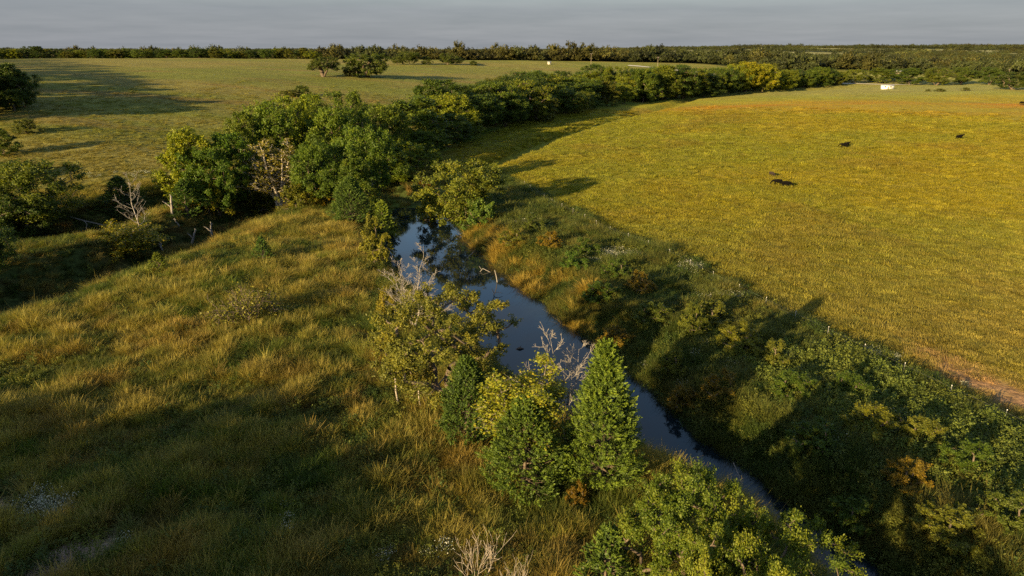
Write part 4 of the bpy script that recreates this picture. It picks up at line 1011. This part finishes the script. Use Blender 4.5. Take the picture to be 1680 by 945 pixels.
# ------------------------------------------------------------------ cows
M_COW = plain_mat('black_hide', (.0035, .003, .003), 1.0, var=.3, scale=6); M_COW.node_tree.nodes['Principled BSDF'].inputs['Specular IOR Level'].default_value = .08
M_COWB = plain_mat('dark_brown_hide', (.016, .008, .006), .9, var=.3, scale=6)
M_HORN = plain_mat('hoof_horn', (.05, .045, .04), .6)
def cow_mesh(name, mat, graze):
    """body, neck, head, legs, tail and ears as one skinned surface; nose towards +X"""
    hz = .42 if graze else 1.38
    J = dict(rump=(-.95, 0, 1.12, .27), hip=(-.62, 0, 1.12, .36), belly=(-.05, 0, 1.02, .40), chest=(.50, 0, 1.04, .37), neck=(.92, 0, 1.10 if graze else 1.30, .22),
             poll=(1.28, 0, (.78 if graze else 1.45), .15), face=(1.50, 0, (.50 if graze else 1.34), .12), muzzle=(1.62, 0, (.28 if graze else 1.20), .085),
             earl=(1.25, .24, (.84 if graze else 1.50), .04), earr=(1.25, -.24, (.84 if graze else 1.50), .04),
             tail1=(-1.12, 0, .95, .045), tail2=(-1.16, 0, .55, .03), tail3=(-1.14, 0, .38, .055))
    E = [('hip', 'rump'), ('hip', 'belly'), ('belly', 'chest'), ('chest', 'neck'), ('neck', 'poll'), ('poll', 'face'), ('face', 'muzzle'), ('poll', 'earl'), ('poll', 'earr'),
         ('rump', 'tail1'), ('tail1', 'tail2'), ('tail2', 'tail3')]
    for sd, sg in (('l', 1), ('r', -1)):
        st = .10*sg
        J['sh'+sd] = (.50, .20*sg, .78, .17); J['kn'+sd] = (.50+st, .21*sg, .42, .075); J['fe'+sd] = (.50+st*1.3, .21*sg, .12, .055); J['fh'+sd] = (.54+st*1.3, .21*sg, .03, .065)
        J['th'+sd] = (-.66, .20*sg, .80, .20); J['sk'+sd] = (-.58-st, .21*sg, .62, .12); J['hk'+sd] = (-.80-st, .21*sg, .44, .075); J['hf'+sd] = (-.74-st, .21*sg, .12, .055); J['hh'+sd] = (-.70-st, .21*sg, .03, .065)
        E += [('chest', 'sh'+sd), ('sh'+sd, 'kn'+sd), ('kn'+sd, 'fe'+sd), ('fe'+sd, 'fh'+sd), ('hip', 'th'+sd), ('th'+sd, 'sk'+sd), ('sk'+sd, 'hk'+sd), ('hk'+sd, 'hf'+sd), ('hf'+sd, 'hh'+sd)]
    keys = ['hip']+[k for k in J if k != 'hip']
    me = bpy.data.meshes.new(name); me.from_pydata([J[k][:3] for k in keys], [(keys.index(a), keys.index(b)) for a, b in E], [])
    o = bpy.data.objects.new(name, me); COL.objects.link(o)
    o.modifiers.new('skin', 'SKIN'); sm = o.modifiers.new('sub', 'SUBSURF'); sm.levels = sm.render_levels = 2
    if not me.skin_vertices: 
        import bmesh
        bm = bmesh.new(); bm.from_mesh(me); bm.verts.layers.skin.verify(); bm.to_mesh(me); bm.free()
    for i, k in enumerate(keys):
        sv = me.skin_vertices[0].data[i]; r_ = J[k][3]
        sv.radius = (r_*(.85 if k in ('hip', 'belly', 'chest', 'rump') else 1), r_*(1.1 if k in ('hip', 'belly', 'chest') else 1)); sv.use_root = (k == 'hip')
    dg = bpy.context.evaluated_depsgraph_get()
    m2 = bpy.data.meshes.new_from_object(o.evaluated_get(dg)); m2.name = name
    bpy.data.objects.remove(o); m2.materials.clear(); m2.materials.append(mat)
    m2.polygons.foreach_set('use_smooth', np.ones(len(m2.polygons), bool))
    return m2
COW_G = cow_mesh('cow_grazing', M_COW, True); COW_S = cow_mesh('cow_standing', M_COW, False); COW_B = cow_mesh('cow_brown', M_COWB, True)
for u, v, me, rz, s_, lb in (
    (1274.5, 304.5, COW_G, 3.0, 1.0, 'black cow grazing at the left of the touching pair in the yellow field'),
    (1289, 308, COW_G, -.2, 1.0, 'black cow at the right of the touching pair in the yellow field'),
    (1265.5, 290, COW_B, -1.2, .8, 'dark brown calf just above the touching pair of cows'),
    (1383.5, 243, COW_G, 2.7, 1.0, 'black cow at the left of the farther pair in the yellow field'),
    (1389, 241, COW_S, .4, .95, 'black cow with raised head at the right of the farther pair'),
    (1573, 230, COW_S, .2, 1.15, 'single black cow standing in the right part of the yellow field'),
    (1676, 172, COW_G, 1.6, 1.2, 'far black cow at the right edge of the yellow field')):
    p = hit(u, v); o = link(bpy.data.objects.new('cow', me)); o.location = (p[0], p[1], p[2]+.12); o.rotation_euler = (0, 0, rz); o.scale = (s_*1.02,)*3
    tag(o, lb, 'cow', 'cattle grazing in the yellow field')

# ------------------------------------------------------------------ fence along the field edge
def box(cx, cy_, cz, sx, sy, sz, rot=0):
    v = np.array([[i*sx/2, j*sy/2, k*sz/2] for i in (-1, 1) for j in (-1, 1) for k in (-1, 1)]); c_, s_ = cos(rot), sin(rot)
    v = v@np.array([[c_, s_, 0], [-s_, c_, 0], [0, 0, 1]])+np.array([cx, cy_, cz])
    return v, np.array([[0, 1, 3, 2], [4, 6, 7, 5], [0, 4, 5, 1], [2, 3, 7, 6], [0, 2, 6, 4], [1, 5, 7, 3]])
def merge(parts):
    V, F_, o_ = [], [], 0
    for v, f in parts: V.append(v); F_.append(f+o_); o_ += len(v)
    return np.concatenate(V), np.concatenate(F_)
def mesh_parts(name, parts, mat, smooth=False):
    V, F_ = merge(parts); return quads_mesh(name, V, mat, F=F_, smooth=smooth)
M_POST = plain_mat('steel_post', (.20, .19, .17), .6); M_TIP = plain_mat('white_post_tip', (.75, .74, .70), .6); M_WIRE = plain_mat('fence_wire', (.25, .24, .22), .5, metal=.6)
fr = bpy.data.objects.new('wire_fence', None); link(fr); tag(fr, 'wire fence of thin white-tipped posts between the weedy bank and the yellow field', 'fence')
post_me = mesh_parts('fence_post', [box(0, 0, .70, .045, .045, 1.5)], M_POST); tip_me = mesh_parts('post_tip', [box(0, 0, 1.50, .05, .05, .10)], M_TIP)
fp = []
for i in range(len(FENCE)-1):
    a = np.array(FENCE[i]); b = np.array(FENCE[i+1]); L = np.linalg.norm(b-a); k = max(1, int(round(L/5.5)))
    for j in range(k): fp.append(a+(b-a)*j/k)
fp = [p for p in fp if p[1] > 18]; tops = []
for p in fp:
    zz = float(height(p[0], p[1])); o = link(bpy.data.objects.new('post', post_me), fr); o.location = (p[0], p[1], zz); o.rotation_euler = (rng.normal()*.03, rng.normal()*.03, 0)
    q = link(bpy.data.objects.new('tip', tip_me), o); tops.append((p[0], p[1], zz))
T_ = np.array(tops)
for hgt in (.45, .85, 1.25):
    V, F_ = tubes([(T_+np.array([0, 0, hgt]), np.full(len(T_), .007))], 3); link(bpy.data.objects.new('wire', quads_mesh('wire', V, M_WIRE, F=F_)), fr)

# ------------------------------------------------------------------ sticks and drowned wood in the creek
def stick(pts, rads, name, label, cat, mat=M_DEAD, sides=6):
    V, F_ = tubes([(np.array(p, float), r_) for p, r_ in zip(pts, rads)], sides); c0 = V.mean(0)*np.array([1, 1, 0])+np.array([0, 0, V[:, 2].min()])
    o = link(bpy.data.objects.new(name, quads_mesh(name, V-c0, mat, F=F_, smooth=True))); o.location = c0; tag(o, label, cat); return o
def wp(u, v, z=WL): x_, y_ = pw(u, v, z); return np.array([x_, y_, z])
a = wp(817, 463); stick([[a-[0, 0, .8], a+[-.25, .1, .9], a+[-.5, .2, 1.9]]], [[.09, .08, .05]], 'stump', 'upright white broken stump in the water near the far bank', 'stump')
a = wp(812, 484); stick([[a-[.3, 0, .6], a+[-.1, 0, .3], a+[-.45, 0, 1.0]], [a+[-.1, 0, .3], a+[.5, 0, .45], a+[1.1, .1, .25]]], [[.10, .08, .05], [.06, .05, .03]], 'driftwood', 'crooked driftwood branch poking from the water below the white stump', 'driftwood')
a = wp(785, 446); stick([[a-[0, 0, .3], a+[.7, .2, .5], a+[2.0, -.2, -.05]], [a+[.5, .2, .3], a+[.1, 1.0, .6], a+[.0, 1.7, .4]]], [[.05, .06, .04], [.04, .03, .02]], 'driftwood', 'bent white branch lying on the water left of the white stump', 'driftwood')
a = wp(768, 424); stick([[a-[.4, 0, .3], a+[.2, .2, .4], a+[1.1, .8, 1.1]]], [[.05, .05, .03]], 'driftwood', 'short pale branch sticking out from the golden bank', 'driftwood')
a = wp(851, 573); stick([[a-[.4, 0, .1], a+[.1, .1, .14], a+[.6, .1, .02]], [a+[.1, 0, .1], a+[.3, .3, .35]]], [[.10, .13, .06], [.06, .03]], 'driftwood', 'small dark floating log in the open water beside the leafless white tree', 'driftwood', mat=M_BARK)
a = wp(1218, 794); stick([[a-[0, 0, .5], a+[-.2, .5, .5], a+[-.55, 1.1, 1.3]], [a+[-.2, .5, .5], a+[-.7, .4, .55]]], [[.07, .06, .04], [.04, .02]], 'driftwood', 'slanting pale branch in the narrow creek above the bright green leafy tree', 'driftwood')
p = np.array(hit(690, 674)); stick([[p+[-.4, -.5, 0], p+[.8, .6, 1.3], p+[2.2, 1.6, 2.7]]], [[.11, .09, .05]], 'dead_branch', 'leaning dead pale branch under the spreading olive tree', 'branch')
p = np.array(hit(438, 518)); stick([[p+[-1.2, 0, .3], p+[.6, .2, .75], p+[2.6, .9, .95]], [p+[.4, .2, .7], p+[1.8, -.5, 1.1], p+[2.9, -.5, 1.0]]], [[.08, .06, .02], [.05, .04, .015]], 'dead_branch', 'fallen bleached branch right of the low sprawling shrub', 'branch')
p = np.array(hit(160, 376)); stick([[p+[-6, .5, 2.6], p+[-2.5, .2, 1.7], p+[2, -.5, .9], p+[5, -1, .6]], [p+[-2.5, .2, 1.7], p+[-1, -1.5, 1.4], p+[-.6, -3.2, .2]]], [[.16, .14, .10, .04], [.09, .07, .04]], 'dead_branch', 'long fallen bleached trunk lying over the brook right of the round olive tree', 'branch')

# ------------------------------------------------------------------ houses, sheds, poles
M_WHITE = plain_mat('white_paint', (.78, .76, .70), .6, var=.05); M_GLASS = plain_mat('dark_window', (.02, .025, .03), .15, var=.02)
M_ROOFM = plain_mat('metal_roof', (.34, .33, .32), .4, var=.08); M_ROOFD = plain_mat('dark_shingle', (.12, .10, .09), .9); M_WOOD = plain_mat('weathered_wood', (.20, .16, .12), .9)
def gable(L, W, h, rise, ov=.35, th=.12):
    """roof slabs and gable prisms over a box of length L, depth W"""
    y = W/2+ov; xL = L/2+ov; P = []
    for sg in (1, -1):
        a = np.array([[-xL, sg*y, h-ov*rise/(W/2)], [xL, sg*y, h-ov*rise/(W/2)], [xL, 0, h+rise], [-xL, 0, h+rise]]); b = a+np.array([0, 0, th])
        v = np.concatenate([a, b]); P.append((v, np.array([[0, 1, 2, 3], [4, 5, 6, 7], [0, 1, 5, 4], [1, 2, 6, 5], [2, 3, 7, 6], [3, 0, 4, 7]])))
    return P
def house(u, v, L, W, h, rise, rz, label, name='house', wall=None, roof=None, wins=(-.25, .25), cat='house', door=True):
    p = hit(u, v); root = bpy.data.objects.new(name, None); link(root); root.location = p; root.rotation_euler = (0, 0, rz); tag(root, label, cat)
    wv = [box(0, 0, h/2-.3, L, W, h+.6)]
    for sg in (1, -1):
        x_ = sg*(L/2-.001); v_ = np.array([[x_, -W/2, h], [x_, W/2, h], [x_, 0, h+rise], [x_, 0, h+rise]]); wv.append((v_, np.array([[0, 1, 2, 3]])))
    link(bpy.data.objects.new('wall', mesh_parts('wall', wv, wall or M_WHITE)), root)
    link(bpy.data.objects.new('roof', mesh_parts('roof', gable(L, W, h, rise), roof or M_ROOFM)), root)
    for wx in wins:
        w_ = link(bpy.data.objects.new('window', mesh_parts('window', [box(wx*L, -W/2-.03, h*.66, 1.5, .06, 1.1)], M_WHITE)), root)
        link(bpy.data.objects.new('pane', mesh_parts('pane', [box(wx*L, -W/2-.065, h*.66, 1.3, .02, .9)], M_GLASS)), w_)
    if door: link(bpy.data.objects.new('door', mesh_parts('door', [box(0, -W/2-.03, 1.0, .95, .06, 2.0)], M_WOOD)), root)
    return root
house(1455, 146, 9.2, 3.4, 2.7, .45, .0, 'small white house with two dark windows at the far side of the yellow field', name='white_house', wins=(-.27, .2))
M_SHED = plain_mat('shed_boards', (.42,.39,.33), .8)
house(901, 105.5, 3.0, 3, 2.0, .5, .1, 'tiny pale shed on the crest of the left field right of the oaks', name='shed', cat='shed', wins=(.2,), door=False, wall=M_SHED)
house(1475, 121.5, 11, 6, 2.8, 1.4, .1, 'grey-roofed shed among the trees behind the small white house', name='barn', cat='barn', wins=(), wall=M_WOOD, door=True)
for i, (u, v, L, lb) in enumerate(((1122, 92.5, 22, 'leftmost white building of the distant farm on the wooded rise'), (1131, 91.5, 16, 'middle white building of the distant farm on the wooded rise'), (1141, 90.5, 20, 'rightmost white building of the distant farm on the wooded rise'))):
    house(u, v, L, 9, 6, 3, .15*i, lb, name='farmhouse', wins=(-.25, .25))
pole_me = None
for u, v, hgt, lb in ((969.5, 107, 11, 'wooden utility pole beside the road at the crest of the left field'), (1078.5, 113, 11, 'wooden utility pole below the pale road bend'),
                      (1417, 136, 10, 'wooden utility pole left of the small white house'), (1653, 130, 11, 'wooden utility pole at the far right of the wood edge')):
    p = hit(u, v); root = bpy.data.objects.new('utility_pole', None); link(root); root.location = p; root.rotation_euler = (0, 0, .4); tag(root, lb, 'utility pole', 'utility poles along the far roads')
    if pole_me is None:
        V, F_ = tubes([(np.array([[0, 0, -.5], [0, 0, 5], [0, 0, 11]]), [.20, .17, .12])], 8); pole_me = (quads_mesh('pole', V, M_WOOD, F=F_, smooth=True), mesh_parts('crossarm', [box(0, 0, 10.2, 2.4, .12, .14)], M_WOOD),
            mesh_parts('insulator', [box(0, 0, 0, .14, .14, .26)], M_WHITE))
    link(bpy.data.objects.new('pole', pole_me[0]), root).scale = (1, 1, hgt/11); ar = link(bpy.data.objects.new('crossarm', pole_me[1]), root); ar.location = (0, .12, hgt-11)
    for q in (-1.05, 0.35, 1.05): link(bpy.data.objects.new('insulator', pole_me[2]), ar).location = (q, 0, 10.42)
print('objects', len(bpy.data.objects))
